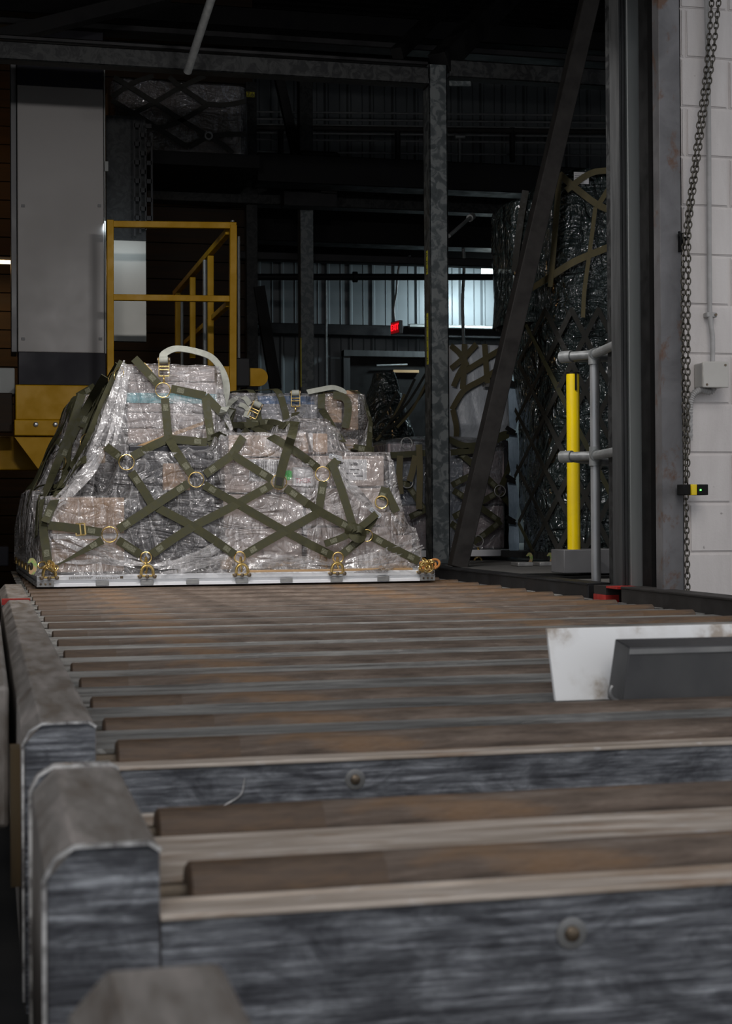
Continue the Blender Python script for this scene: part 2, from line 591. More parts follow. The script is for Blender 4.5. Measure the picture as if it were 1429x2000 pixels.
def thing(name, label, cat, loc, group=None):
    o = bpy.data.objects.new(name, None)
    COL.objects.link(o)
    o.empty_display_size = .1
    o.location = loc
    WLOC[o.name] = Vector(loc)
    return tag(o, label, cat, group)


def struct(name, bm, mats, **k):
    o = build(name, bm, mats, **k)
    o['kind'] = 'structure'
    return o


def B():
    return bmesh.new()


def text_mesh(name, body, size, M4, mat, parent=None, ext=.001):
    c = bpy.data.curves.new(name, 'FONT')
    c.body = body
    c.size = size
    c.extrude = ext
    c.align_x = 'CENTER'
    c.align_y = 'CENTER'
    t = bpy.data.objects.new(name + '_curve', c)
    COL.objects.link(t)
    bpy.context.view_layer.update()
    me = bpy.data.meshes.new_from_object(t.evaluated_get(bpy.context.evaluated_depsgraph_get()))
    bpy.data.objects.remove(t)
    bpy.data.curves.remove(c)
    bm = B()
    bm.from_mesh(me)
    bpy.data.meshes.remove(me)
    for v in bm.verts:
        v.co = M4 @ v.co
    return build(name, bm, mat, parent)

#@@STRUCT
# ------------------------------------------------------------------ building shell
FZ = -0.60
bm = B(); box(bm, -9, 12, -6, 24, FZ - .1, FZ); struct('floor', bm, 'dark_concrete')
bm = B()
box(bm, -7, 11, 6.5, 23, 6.3, 6.4)
for i in range(80):
    y = 6.6 + i * .2
    box(bm, -7, 11, y, y + .09, 6.24, 6.3)
struct('ceiling', bm, 'black_deck')
YW = 20.0


def corrugated(x0, x1, y, z0, z1, pitch=.30):
    bm = B()
    prof = []
    x = x0
    while x < x1:
        prof += [(x, 0), (x + pitch * .62, 0), (x + pitch * .70, -.035), (x + pitch * .78, -.035), (x + pitch * .86, 0)]
        prof += [(x + pitch * .30, 0), (x + pitch * .33, -.01), (x + pitch * .36, 0)]
        x += pitch
    prof = sorted(set(prof))
    a = [bm.verts.new((px_, y + d, z0)) for px_, d in prof]
    b_ = [bm.verts.new((px_, y + d, z1)) for px_, d in prof]
    for i in range(len(prof) - 1):
        bm.faces.new((a[i], a[i + 1], b_[i + 1], b_[i]))
    box(bm, x0, x1, y + .02, y + .1, z0, z1)
    return bm


struct('wall_back', corrugated(2.85, 10, YW, FZ, 6.3), 'cladding')
bm = B()
z = FZ
while z < 6.3:
    box(bm, -6.5, 2.8, 17.5, 17.6, z + .012, z + .20)
    z += .2
box(bm, -6.5, 2.85, 17.58, 17.7, FZ, 6.3)
box(bm, 2.8, 2.9, 17.5, 20, FZ, 6.3)
struct('wall_left', bm, 'brown_siding')
bm = B(); box(bm, -6.7, -6.5, 6.3, 17.6, FZ, 6.4); struct('wall_side', bm, 'dark_concrete')
bm = B(); box(bm, 9.5, 9.7, 6.3, 20, FZ, 6.4); struct('wall_far_side', bm, 'dark_concrete')
bm = B(); box(bm, -6.7, -.5, 6.3, 6.6, FZ, 6.4); box(bm, -.5, 2.9, 6.3, 6.6, 2.75, 6.4)
struct('wall_front', bm, 'dark_concrete')

bm = B(); box(bm, -8, 9, 3.6, 6.3, 4.3, 4.45); struct('overhead_shade', bm, 'dark_concrete')  # unseen slab added to dim the block wall towards its top

# painted block wall on the right
WX0, WY = 2.905, 6.30
bm = B()
box(bm, WX0, 6.0, WY + .008, WY + .3, FZ, 6.4, 0)
zc = 1.483 - .213 * 10
k = 0
while zc < 3.4:
    off = .0 if k % 2 == 0 else .2
    x = WX0 - .38 + off
    while x < 6.0:
        xa, xb = max(WX0, x + .005), x + .395
        if xb > WX0 + .01:
            q = B(); box(q, xa, xb, WY, WY + .02, zc + .0045, zc + .2085)
            bmesh.ops.bevel(q, geom=[e for e in q.edges if abs(e.verts[0].co.y - WY) < 1e-5 and abs(e.verts[1].co.y - WY) < 1e-5], offset=.005, segments=2, affect='EDGES')
            me = bpy.data.meshes.new('t'); q.to_mesh(me); q.free(); bm.from_mesh(me); bpy.data.meshes.remove(me)
        x += .4
    zc += .213
    k += 1
struct('wall_right', bm, 'painted_block', base=(WX0, WY, FZ))

# door frame profile in the opening (front to back)
def px_x(px, Y, py=600):
    return P(px, py, Y).x
bm = B(); box(bm, px_x(1290, 6.27), px_x(1331, 6.27), 6.27, 6.34, FZ, 4.2); box(bm, px_x(1283, 6.34), px_x(1291, 6.34), 6.30, 6.37, FZ, 4.2)
struct('trim_1', bm, 'jamb_steel', bevel=.003)
bm = B(); box(bm, px_x(1268, 6.6), px_x(1292, 6.6), 6.6, 6.7, FZ, 4.2)
struct('trim_2', bm, 'black_rubber')  # black strip stands in for the dark gap beside the jamb
bm = B(); box(bm, px_x(1228, 6.75), px_x(1267, 6.75), 6.75, 6.82, .0, 4.2)
struct('door_1', bm, 'panel_grey', bevel=.003)
bm = B()
for a_, c_ in ((1208, 1213), (1214, 1219), (1221, 1227)):
    box(bm, px_x(a_, 6.78), px_x(c_, 6.78), 6.76 + .02 * (a_ % 2), 6.85, .0, 4.2)
box(bm, px_x(1206, 6.82), px_x(1228, 6.82), 6.80, 6.9, .0, 4.2)
struct('trim_3', bm, 'rib_grey', bevel=.002)
bm = B(); box(bm, px_x(1194, 7.1), px_x(1207, 7.0), 7.0, 7.14, .0, 4.2); box(bm, px_x(1201, 7.0), px_x(1208, 7.0), 6.94, 7.0, .0, 4.2)
struct('trim_4', bm, 'galvanised_dark', bevel=.004)
bm = B(); box(bm, 3.12, 4.2, 6.6, 7.4, FZ, 4.2)
struct('wall_return', bm, 'dark_concrete')

# raised floor right of the conveyor and around
bm = B(); box(bm, 2.86, 9.4, 7.12, 19.9, FZ, .015); struct('floor_right', bm, 'mat_grey')
bm = B(); box(bm, -5, .02, 7.3, 17.4, FZ, .0); struct('floor_left', bm, 'mat_grey')

#@@CONVEYOR
# ------------------------------------------------------------------ roller conveyors
GX0, GX1, RX0, RX1, GR = .055, .168, .205, 2.67, 2.735
ROLLS = [2.66, 2.96, 3.32, 3.73, 4.12, 4.52, 4.93, 5.32, 5.72, 6.11, 6.5]


def guide(parent, y0, y1, near_lip=True, far_lip=False):
    bm = B()
    ch = .028
    prof = [(GX0, -.42), (GX0, .04 - ch * 1.1), (GX0 + ch, .04), (GX1 - .006, .04), (GX1, .034), (GX1, -.42)]
    # rounded chamfer
    a = [bm.verts.new((x, y0, z)) for x, z in prof]
    b_ = [bm.verts.new((x, y1, z)) for x, z in prof]
    for i in range(len(prof)):
        j = (i + 1) % len(prof)
        bm.faces.new((a[i], a[j], b_[j], b_[i]))
    f = bm.faces.new(a[::-1]); f.material_index = 1
    bm.faces.new(b_).material_index = 1
    g = build('guide_rail', bm, ['guide_top', 'scuffed_steel'], parent, bevel=.003)
    for on, y, s in ((near_lip, y0, -1), (far_lip, y1, 1)):
        if on:
            bm = B()
            pts = [Vector((x, y + s * .004, z + .004)) for x, z in ((GX0 - .002, -.40), (GX0 - .002, .006), (GX0 + .008, .026), (GX0 + .028, .038), (GX1 - .012, .038), (GX1, .030))]
            nr = [Vector((-1, 0, 0)), Vector((-1, 0, .4)), Vector((-1, 0, 1)), Vector((-.3, 0, 1)), Vector((0, 0, 1)), Vector((.6, 0, 1))]
            ribbon(bm, pts, nr, .007 if s < 0 else .022, .004)
            build('end_lip', bm, 'worn_edge', g)  # worn steel lip; its pale colour also paints the bevel highlight
    return g


def right_guide(parent, y0, y1):
    bm = B()
    box(bm, GR, GR + .11, y0, y1, -.42, .045)
    box(bm, GR - .004, GR + .114, y0, y1, .041, .052)
    return build('guide_rail', bm, 'dark_steel' if y0 > 6 else 'brace_steel', parent, bevel=.004)


def conveyor(name, label, y0, y1, rolls, group, right=True, red=None, end_z=-.035, bolts=()):
    t = thing(name, label, 'conveyor', ((RX0 + RX1) / 2, (y0 + y1) / 2, FZ), group)
    for y in rolls:
        bm = B()
        tube(bm, [(RX0, y, -.034), (RX0 + .004, y, -.034), (RX1 - .004, y, -.034), (RX1, y, -.034)], [.029, .034, .034, .029], 28)
        r = build('roller', bm, 'roller_rust', t, sharp=50)
        bm = B()
        tube(bm, [(GX1 + .002, y, -.034), (GR - .002, y, -.034)], .012, 10)
        build('axle', bm, 'bronze_dark', r)
    dz_ = -.029 if len(rolls) < 4 else -.019
    # deck plate: strips between rollers, slotted for each roller
    bm = B()
    ys = [y0 + .05] + [v for y in rolls for v in (y - .036, y + .036)] + [y1 - .002]
    for i in range(0, len(ys), 2):
        if ys[i + 1] > ys[i]:
            box(bm, GX1, GR, ys[i], ys[i + 1], dz_ - .008, dz_)
    build('deck_plate', bm, 'flange_rust' if len(rolls) < 4 else 'tread_plate', t)
    bm = B(); box(bm, GX1, GR, y0 + .01, y1, -.16, -.15)
    build('dark_cavity_sheet', bm, 'black_rubber', t)  # black sheet stands in for the shaded cavity below the rollers
    bm = B()
    box(bm, GX1 + .001, GR, y0, y0 + .014, -.42, end_z)
    e = build('end_beam', bm, 'scuffed_steel', t)
    bm = B()
    box(bm, GX1, GR, y0 - .004, y0 + .055, end_z - .004, end_z + .003)
    build('beam_flange', bm, 'flange_rust', t, bevel=.002)
    for (px, py) in bolts:
        p = P(px, py, y0)
        bm = B()
        tube(bm, [p + Vector((0, .002, 0)), p + Vector((0, -.002, 0)), p + Vector((0, -.003, 0))], [.017, .017, .013], 24)
        bo = build('washer', bm, 'plate_edge', e)
        bm = B()
        tube(bm, [p + Vector((0, -.002, 0)), p + Vector((0, -.006, 0)), p + Vector((0, -.008, 0))], [.009, .008, .004], 16)
        build('bolt_head', bm, 'bronze_dark', e)
    return t


GRP = None


def paint_line(parent, px, y, r=.0016):
    bm = B(); tube(bm, smooth_path([P(a, b, y - .002) for a, b in px], 6), r, 6)
    return build('scratch_line', bm, 'worn_edge', parent)


m1 = conveyor('roller_conveyor', 'long rusty roller conveyor section running from the pallet to the second grey cross face', 2.58, 6.60, ROLLS, GRP, bolts=((693, 1522),))
guide(m1, 2.58, 6.58)
paint_line(m1, [(405, 1592), (440, 1572), (470, 1552), (478, 1520)], 2.58)
paint_line(m1, [(560, 1583), (700, 1568), (900, 1556), (1060, 1552), (1200, 1562)], 2.58)
right_guide(m1, 2.6, 6.60)
m2 = conveyor('roller_conveyor', 'dark far roller conveyor section lying beneath the loaded aluminium pallet', 6.66, 12.1, [6.9 + .4 * i for i in range(13)], GRP)
guide(m2, 6.72, 8.2, near_lip=False)
right_guide(m2, 7.0, 12.1)
m3 = conveyor('roller_conveyor', 'short two roller conveyor section in the foreground with a bolted grey front face', 1.607, 2.15, [1.70, 2.02], GRP, bolts=((1115, 1822),))
guide(m3, 1.607, 2.13, True, True)
t = thing('conveyor_guide', 'blurred nearest guide rail end at the bottom left of the foreground', 'guide rail', (.11, .7, FZ))
guide(t, .25, 1.165, False, False)
# red painted section ends
bm = B(); box(bm, GR - .004, GR + .10, 6.77, 6.92, -.05, .006); box(bm, GR - .002, GR + .10, 6.772, 6.918, .006, .046, 2)
box(bm, GR - .002, GR + .11, 6.64, 6.77, .038, .048, 0); box(bm, GR + .06, GR + .10, 6.63, 6.77, -.05, .038, 1)  # black backing stands in for the dark opening under the flange
o = build('stop_block', bm, ['red_paint', 'black_rubber', 'brace_steel']); tag(o, 'red painted steel stop block between the right guide rail sections at the doorway', 'stop block')
bm = B(); box(bm, GX0, GX1, 6.60, 6.66, .02, .043)
o = build('joint_strip', bm, 'red_paint'); tag(o, 'thin red strip across the left guide rail in front of the pallet corner', 'strip')
# neighbouring conveyor at the far left
t = thing('neighbour_conveyor', 'grey edge of the neighbouring conveyor at the left border of the photo', 'conveyor', (-.1, 5, FZ))
bm = B(); box(bm, -.25, .040, 3.25, 6.55, -.25, .035); build('side_rail', bm, 'guide_top', t, bevel=.01)
bm = B(); box(bm, -.25, .0, .3, 3.0, -.4, -.10); build('side_frame', bm, 'galvanised_dark', t, bevel=.01)
bm = B(); box(bm, -.30, .045, 6.8, 8.4, -.2, .03); build('far_rail', bm, 'guide_top', t, bevel=.01)
bm = B(); box(bm, .034, .050, 2.60, 2.66, -.22, .0)
o = build('timber_spacer', bm, 'skid_timber'); tag(o, 'upright brown timber spacer jammed in the gap left of the guide rail', 'timber')

# loose guide plates on the right
def slab(bm, pts, d):
    f = [bm.verts.new(p) for p in pts]
    g = [bm.verts.new(p + d) for p in pts]
    bm.faces.new(f); bm.faces.new(g[::-1])
    for i in range(4):
        j = (i + 1) % 4
        bm.faces.new((f[i], g[i], g[j], f[j]))
b0 = PZ(1085, 1370, -.018)
Yb = b0.y
bm = B()
slab(bm, [b0, Vector((2.70, Yb, -.018)), Vector((2.70, Yb + .03, P(1429, 1217, Yb + .03).z)), P(1068, 1228, Yb + .03)], Vector((0, .012, 0)))
o = build('white_guide_plate', bm, 'white_plate', bevel=.002); tag(o, 'upright white scuffed metal plate standing across the rollers at the right', 'plate')
b0 = PZ(1213, 1383, -.018)
Yb = b0.y
bm = B()
slab(bm, [b0, Vector((2.70, Yb, -.018)), Vector((2.70, Yb + .01, P(1429, 1265, Yb).z)), P(1229, 1265, Yb)], Vector((0, .075, .012)))
o = build('dark_guide_plate', bm, ['blackened_plate'], bevel=.002); tag(o, 'dark grey steel block plate in front of the white plate at the right border', 'plate')
we_ = WLOC[o.name].copy()
bm = B(); za_, zb2 = P(1400, 1257, Yb + .03).z, P(1400, 1268, Yb).z
slab(bm, [P(1229, 1266, Yb) + Vector((0, -.002, -.002)), Vector((2.69, Yb - .002, P(1229, 1266, Yb).z)), Vector((2.69, Yb - .002, P(1229, 1266, Yb).z - .012)), P(1228, 1276, Yb) + Vector((0, -.002, -.002))], Vector((0, .002, 0)))
build('top_edge_highlight', bm, 'plate_edge', o)  # lighter strip paints the highlight along the plate's top edge
c = P(1207, 1352, Yb + .02)
bm = B(); ring(bm, c, (0, 1, 0), .018, .005, 20, a0=PI * .4, a1=PI * 1.5)
o = build('pull_ring', bm, 'plate_edge'); tag(o, 'small grey hook ring at the lower left corner of the dark plate', 'ring')

#@@LOAD
# ------------------------------------------------------------------ the aircraft pallet and its load
PW, PD, PT = 2.24, 2.74, .062
pc = PZ(72, 1147, 0)
LM = Matrix.Translation(pc) @ Matrix.Rotation(math.radians(1.3), 4, 'Z')
LI = LM.inverted()


def lray(px, py):
    return LI @ CO, (LI.to_3x3() @ ray(px, py))


def LP(px, py, w):
    """photo pixel to pallet coordinates on the plane w = const"""
    o_, d = lray(px, py)
    return o_ + d * ((w - o_.y) / d.y)


# pallet
pal = thing('cargo_pallet', 'bright aluminium aircraft cargo pallet carrying the film wrapped load in the centre', 'pallet', LM @ Vector((PW / 2, PD / 2, 0)))
bm = B(); box(bm, .02, PW - .02, .02, PD - .02, .012, PT - .006, 0, LM); build('deck_panel', bm, 'aluminium', pal)


def rail(a, b_, nrm):
    """extruded edge rail from a to b, nrm points outward"""
    bm = B()
    d = (b_ - a)
    prof = [(0.03, .0), (.002, .0), (0, .006), (0, .016), (-.012, .020), (-.012, .030), (0, .036), (0, .056), (-.006, .062), (-.03, .062), (-.03, 0)]
    A = [bm.verts.new(LM @ (a + nrm * (x if x <= 0 else 0) + Vector((0, 0, z)))) for x, z in prof[1:]]
    C_ = [bm.verts.new(LM @ (b_ + nrm * (x if x <= 0 else 0) + Vector((0, 0, z)))) for x, z in prof[1:]]
    k = len(A)
    for i in range(k):
        j = (i + 1) % k
        bm.faces.new((A[i], A[j], C_[j], C_[i]))
    bm.faces.new(A[::-1]); bm.faces.new(C_)
    return build('edge_rail', bm, 'aluminium', pal)


V3 = Vector
r_front = rail(V3((0, 0, 0)), V3((PW, 0, 0)), V3((0, -1, 0)))
r_left = rail(V3((0, PD, 0)), V3((0, 0, 0)), V3((-1, 0, 0)))
r_right = rail(V3((PW, 0, 0)), V3((PW, PD, 0)), V3((1, 0, 0)))
r_back = rail(V3((PW, PD, 0)), V3((0, PD, 0)), V3((0, 1, 0)))
for px in (200, 287, 376, 472, 559, 657, 748):
    u = LP(px, 1138, 0).x
    bm = B(); box(bm, u - .035, u + .035, -.006, .0, .004, .030, 0, LM)
    build('lug', bm, 'lug_grey', r_front, bevel=.002)
for u0, u1 in ((.0, .09), (PW - .09, PW)):
    bm = B(); box(bm, u0, u1, -.007, .0, .001, .032, 0, LM)
    for q in range(3):
        c = V3((u0 + .02 + .025 * q, -.007, .016))
        tube(bm, [LM @ c, LM @ (c + V3((0, -.003, 0)))], .006, 10, mi=1)
    build('corner_bracket', bm, ['lug_grey', 'bronze_dark'], pal, bevel=.001)
# printed plate on the rail: rows of small print too fine to read
bm = B()
for rr in range(3):
    x = .17
    while x < .43:
        w_ = random.uniform(.004, .012)
        if not .29 < x < .31 and not (rr == 2 and x > .3):
            box(bm, x, x + w_, -.0008, .0002, .040 + rr * .0052, .0425 + rr * .0052, 0, LM)
        x += w_ + .003
box(bm, .445, .462, -.0008, .0002, .040, .053, 0, LM)
build('rail_print', bm, 'bronze_dark', r_front)


def dring(px, side=0, parent=pal, u=None):
    u = LP(px, 1125, 0).x if u is None else u
    dr = None
    bm = B()
    c = V3((u, -.004, .066))
    pts = [c + V3((math.cos(a) * .032, -.006, .010 + math.sin(a) * .034)) for a in [PI * i / 12 for i in range(13)]]
    pts = [c + V3((.034, -.004, -.012))] + pts + [c + V3((-.034, -.004, -.012))]
    tube(bm, [LM @ p for p in pts], .0085, 10)
    d = build('tie_ring', bm, 'gold_zinc', parent)
    bm = B()
    box(bm, u - .052, u + .052, -.012, .004, .047, .057, 0, LM)
    build('ring_base', bm, 'gold_zinc', d, bevel=.002)
    for q in (-.04, 0, .04):
        bm = B()
        cc = V3((u + q, -.010, .049))
        tube(bm, [LM @ cc, LM @ (cc + V3((0, -.007, 0))), LM @ (cc + V3((0, -.009, 0)))], [.011, .011, .007], 14)
        build('rivet', bm, 'bronze_dark', d)


RPX = (96, 287, 472, 658, 830)
for px in RPX:
    dring(px)
for k in range(6):
    w_ = .25 + k * .46
    c = V3((0, w_, .06))
    bm = B(); tube(bm, [LM @ (c + V3((-.006, math.cos(a) * .03, .0 + math.sin(a) * .034))) for a in [PI * i / 10 for i in range(11)]], .008, 8)
    build('tie_ring', bm, 'gold_zinc', pal)


# ---- drape height field
class Drape:
    def __init__(s, rects, W_, D_, M_, base, amp=.010, sd=0):
        s.r, s.W, s.D, s.M, s.b, s.amp, s.sd = rects, W_, D_, M_, base, amp, sd
        s.I = M_.inverted()

    def h(s, u, w, nz=True):
        if nz:
            p = V3((u * 1.0, w * 1.0, s.sd))
            u += .045 * noise.noise(p * 4.0) + .010 * noise.noise(p * 14)
            w += .030 * noise.noise(p * 4.0 + V3((7, 3, 1))) + .010 * noise.noise(p * 15 + V3((1, 5, 2)))
        best = 0
        acc = 0
        for (u0, u1, w0, w1, h, kl, kr, kf, kb) in s.r:
            dx = (u0 - u) * kl if u < u0 else ((u - u1) * kr if u > u1 else 0)
            dy = (w0 - w) * kf if w < w0 else ((w - w1) * kb if w > w1 else 0)
            v = h - math.hypot(dx, dy)
            if v > -.5:
                acc += math.exp(14 * v)
        best = math.log(1 + acc) / 14 - .008
        if nz:
            best += s.amp * noise.noise(V3((u * 9, w * 9, s.sd + 4))) * min(1, best * 10)
        return s.b + max(0, best)

    def nrm(s, u, w):
        e = .03
        gx = (s.h(u + e, w) - s.h(u - e, w)) / (2 * e)
        gy = (s.h(u, w + e) - s.h(u, w - e)) / (2 * e)
        return (s.M.to_3x3() @ V3((-gx, -gy, 1))).normalized()

    def mesh(s, du=.014, over=.02):
        bm = B()
        nu, nw = int((s.W + 2 * over) / du), int((s.D + 2 * over) / du)
        g = []
        for j in range(nw + 1):
            w = -over + (s.D + 2 * over) * j / nw
            g.append([bm.verts.new(s.M @ V3((-over + (s.W + 2 * over) * i / nu, w, s.h(-over + (s.W + 2 * over) * i / nu, w)))) for i in range(nu + 1)])
        for j in range(nw):
            for i in range(nu):
                bm.faces.new((g[j][i], g[j][i + 1], g[j + 1][i + 1], g[j + 1][i]))
        return bm

    def hit(s, px, py, lift=.0):
        """where the sight line through a photo pixel meets the sheet"""
        o_ = s.I @ CO
        d = (s.I.to_3x3() @ ray(px, py))
        t0 = (-.10 - o_.y) / d.y
        t1 = (s.D + .1 - o_.y) / d.y
        n_ = 900
        best = None
        for i in range(n_ + 1):
            t = t0 + (t1 - t0) * i / n_
            p = o_ + d * t
            if p.x < -.05 or p.x > s.W + .05:
                continue
            gap = p.z - s.h(p.x, p.y)
            if best is None or gap < best[0]:
                best = (gap, p.copy())
            if gap <= 0:
                return s.M @ p, s.nrm(p.x, p.y)
        if best is None:
            best = (0, o_ + d * ((.2 - o_.y) / d.y))
        return s.M @ best[1], (CO - s.M @ best[1]).normalized()


def rect_px(x0, x1, ytop, w0, w1):
    a, b_ = LP(x0, ytop, w0), LP(x1, ytop, w0)
    return a.x, b_.x, w0, w1, a.z


def sheet_rect(x0, x1, ytop, w0, w1, kl=7, kr=7, kf=7, kb=5, pad=.02):
    u0, u1, _, _, z = rect_px(x0, x1, ytop, w0, w1)
    return (u0 - pad, u1 + pad, w0 - pad, w1 + pad, z - PT + .012, kl, kr, kf, kb)


RECTS = [
    sheet_rect(585, 640, 836, .42, .8, 5, 4, 6, 5),
    sheet_rect(100, 243, 972, .11, .60, 6, 7, 9),              # carton at the left corner
    sheet_rect(246, 424, 712, .42, 1.02, 2.3, 7, 7, 5),       # tall shrink wrapped stack
    sheet_rect(245, 428, 884, .16, .95, 3.0, 8, 8, 6),        # black totes
    sheet_rect(432, 596, 846, .20, 1.05, 6, 6, 8, 6),
    sheet_rect(596, 752, 884, .22, 1.20, 6, 5, 8, 6),
    sheet_rect(560, 650, 838, .50, 1.05, 4, 3, 4, 5),
    sheet_rect(452, 702, 768, 1.35, 2.05, 6, 6, 6, 4),
    sheet_rect(160, 240, 772, 1.30, 2.30, 2.6, 5, 5, 4),
    sheet_rect(735, 806, 1032, .20, 1.6, 4, 9, 7, 3),
    sheet_rect(70, 100, 960, .9, 2.4, 5, 4, 3, 3),
]
DR = Drape(RECTS, PW, PD, LM, PT)
fb = DR.mesh()
film_ob = build('plastic_film', fb, 'clear_film', base=LM @ V3((PW / 2, PD / 2, PT)))
tag(film_ob, 'clear crinkled plastic film draped over the whole central pallet load', 'plastic film')


def lbox(name, label, cat, x0, x1, yt, yb, w0, w1, mat, group=None, bev=.006, pw=None, mats=None):
    a, b_ = LP(x0, yt, w0), LP(x1, yb, w0)
    bm = B(); box(bm, a.x, b_.x, w0, w1, b_.z, a.z, 0, LM)
    o_ = build(name, bm, mat, base=LM @ V3(((a.x + b_.x) / 2, (w0 + w1) / 2, b_.z)), bevel=bev)
    if label:
        tag(o_, label, cat, group)
    return o_, a.x, b_.x, b_.z, a.z


def decal(name, parent, x0, x1, yt, yb, w, mat, lift=.0012):
    a, b_ = LP(x0, yt, w), LP(x1, yb, w)
    bm = B(); box(bm, a.x, b_.x, w - lift, w + .0005, b_.z, a.z, 0, LM)
    return build(name, bm, mat, parent)


c1, *_ = lbox('cardboard_box', 'brown cardboard box on the front left corner of the pallet, upper of two', 'box', 100, 243, 972, 1042, .11, .60, 'cardboard')
c2, *_ = lbox('cardboard_box', 'brown cardboard box on the front left corner of the pallet, lower of two', 'box', 100, 243, 1053, 1116, .11, .60, 'cardboard')
bm = B(); a, b_ = LP(100, 1042, .11), LP(243, 1053, .11); box(bm, a.x + .01, b_.x - .01, .12, .59, b_.z, a.z, 0, LM)
o = build('white_spacer', bm, 'white_label'); tag(o, 'thin white foam layer between the two brown cardboard boxes at left', 'foam sheet')


def tote(label, x0, x1, yt, yb, w0, w1):
    a, b_ = LP(x0, yt, w0), LP(x1, yb, w0)
    t = thing('storage_tote', label, 'tote', LM @ V3(((a.x + b_.x) / 2, (w0 + w1) / 2, b_.z)), 'black totes')
    bm = B(); tp = .02
    vs = box(bm, a.x + tp, b_.x - tp, w0 + tp, w1 - tp, b_.z, a.z - .03, 0, LM)
    for k in range(5):
        u = a.x + .05 + (b_.x - a.x - .1) * k / 4
        box(bm, u - .008, u + .008, w0 + .012, w0 + .03, b_.z + .02, a.z - .05, 0, LM)
    build('bin', bm, 'black_plastic', t, bevel=.004)
    bm = B(); box(bm, a.x, b_.x, w0, w1, a.z - .035, a.z - .012, 0, LM); box(bm, a.x + .02, b_.x - .02, w0 + .02, w1 - .02, a.z - .012, a.z, 0, LM)
    l_ = build('lid', bm, 'black_plastic', t, bevel=.003)
    bm = B(); u = (a.x + b_.x) / 2; box(bm, u - .04, u + .04, w0 - .006, w0 + .004, a.z - .055, a.z - .012, 0, LM)
    build('latch', bm, 'dark_steel', l_, bevel=.002)
    return t


tote('black lidded plastic tote under film, topmost of the dark stack below the tall wrapped stack', 250, 426, 898, 960, .20, .85)
tote('black lidded plastic tote under film, middle of the dark stack below the tall wrapped stack', 250, 428, 964, 1008, .19, .85)
tote('black lidded plastic tote under film, lowest of the dark stack just above the hooks', 250, 430, 1012, 1088, .18, .85)
lbox('brown_parcel', 'small torn brown paper parcel among the black totes under the film', 'parcel', 318, 372, 905, 958, .165, .195, 'cardboard')
lbox('timber_block', 'short upright tan timber block left of the highest black tote', 'timber block', 192, 206, 872, 905, .45, .52, 'pine')
# tall shrink wrapped bundle with a teal band, tan board beneath
t = thing('wrapped_stack', 'tall cream shrink wrapped stack of cartons with a teal tape band', 'wrapped stack', LM @ LP(335, 862, .72))
a, b_ = LP(248, 714, .44), LP(422, 868, .44)
H_ = a.z - b_.z
for k in range(5):
    bm = B(); jx = random.uniform(-.006, .006)
    box(bm, a.x + jx, b_.x + jx, .44, 1.0, b_.z + H_ * k / 5 + .002, b_.z + H_ * (k + 1) / 5, 0, LM)
    build('carton', bm, 'grey_wrap' if k else 'cardboard_pale', t, bevel=.008)
bm = B(); z0 = LP(300, 786, .44).z; z1 = LP(300, 768, .44).z
box(bm, a.x - .004, b_.x + .004, .436, .45, z0 - .004, z1, 0, LM)
build('tape_band', bm, 'teal_tape', t)
bm = B(); p1, p2 = LP(262, 876, .34), LP(408, 822, .36)
bar(bm, LM @ p1, LM @ p2, .03, .02)
o = build('wood_strip', bm, 'pine'); tag(o, 'slanting pale wood strip across the foot of the tall wrapped stack', 'wood strip')
lbox('dark_case', 'low dark case directly under the tall wrapped stack', 'case', 252, 424, 870, 896, .30, .95, 'black_plastic')
# centre cartons
cc, *_ = lbox('carton', 'pale carton with a large barcode label left of the hanging strap', 'carton', 438, 590, 894, 962, .21, .70, 'cardboard_pale')
decal('address_label', cc, 486, 545, 897, 940, .21, 'white_label')
bm = B(); x = 489.0
while x < 542:
    w_ = random.choice((1.0, 1.4, 2.4))
    a, b_ = LP(x, 901, .208), LP(x + w_, 934, .208)
    box(bm, a.x, b_.x, .2070, .2085, b_.z, a.z, 0, LM)
    x += w_ + random.choice((1.0, 1.6, 2.4))
build('barcode', bm, 'ink', cc)
bm = B(); p = LM @ LP(563, 928, .21); nv = (LM.to_3x3() @ V3((0, -1, 0)))
tube(bm, [p, p + nv * .0025], .028, 28)
build('green_sticker', bm, 'green_sticker', cc)
lbox('carton', 'reddish brown carton on top of the centre pile left of the hanging strap', 'carton', 446, 584, 850, 892, .22, .72, 'cardboard')
lbox('carton', 'pale carton directly below the barcode carton in the centre pile', 'carton', 436, 592, 965, 1030, .22, .72, 'cardboard_pale')
lbox('carton', 'lowest pale carton of the centre pile above the second hook', 'carton', 440, 590, 1033, 1100, .22, .72, 'cardboard_pale')
rb, *_ = lbox('carton', 'pale carton with white paperwork label at the right of the pile', 'carton', 600, 750, 890, 950, .24, .80, 'cardboard_pale')
decal('paper_label', rb, 652, 716, 897, 938, .24, 'white_label')
bm = B()
for (xx, yy, ww, hh) in ((662, 903, 10, 3), (682, 903, 16, 6), (664, 914, 6, 3), (680, 916, 22, 2), (668, 924, 30, 1.5), (690, 929, 18, 1.5)):
    a, b_ = LP(xx, yy, .238), LP(xx + ww, yy + hh, .238)
    box(bm, a.x, b_.x, .2375, .2385, b_.z, a.z, 0, LM)
build('label_print', bm, 'ink', rb)
lbox('carton', 'pale carton directly under the paperwork carton at the right', 'carton', 598, 752, 954, 1026, .24, .80, 'cardboard_pale')
lbox('carton', 'pale carton above the third hook at the bottom right of the pile', 'carton', 600, 768, 1030, 1100, .25, .80, 'cardboard_pale')
wb, *_ = lbox('white_parcel', 'white parcel with red stamped letters between the two centre piles', 'parcel', 572, 612, 912, 950, .17, .21, 'white_label')
a = LP(592, 939, .168)
Tm = LM @ Matrix.Translation(a) @ Matrix.Rotation(PI / 2, 4, 'X')
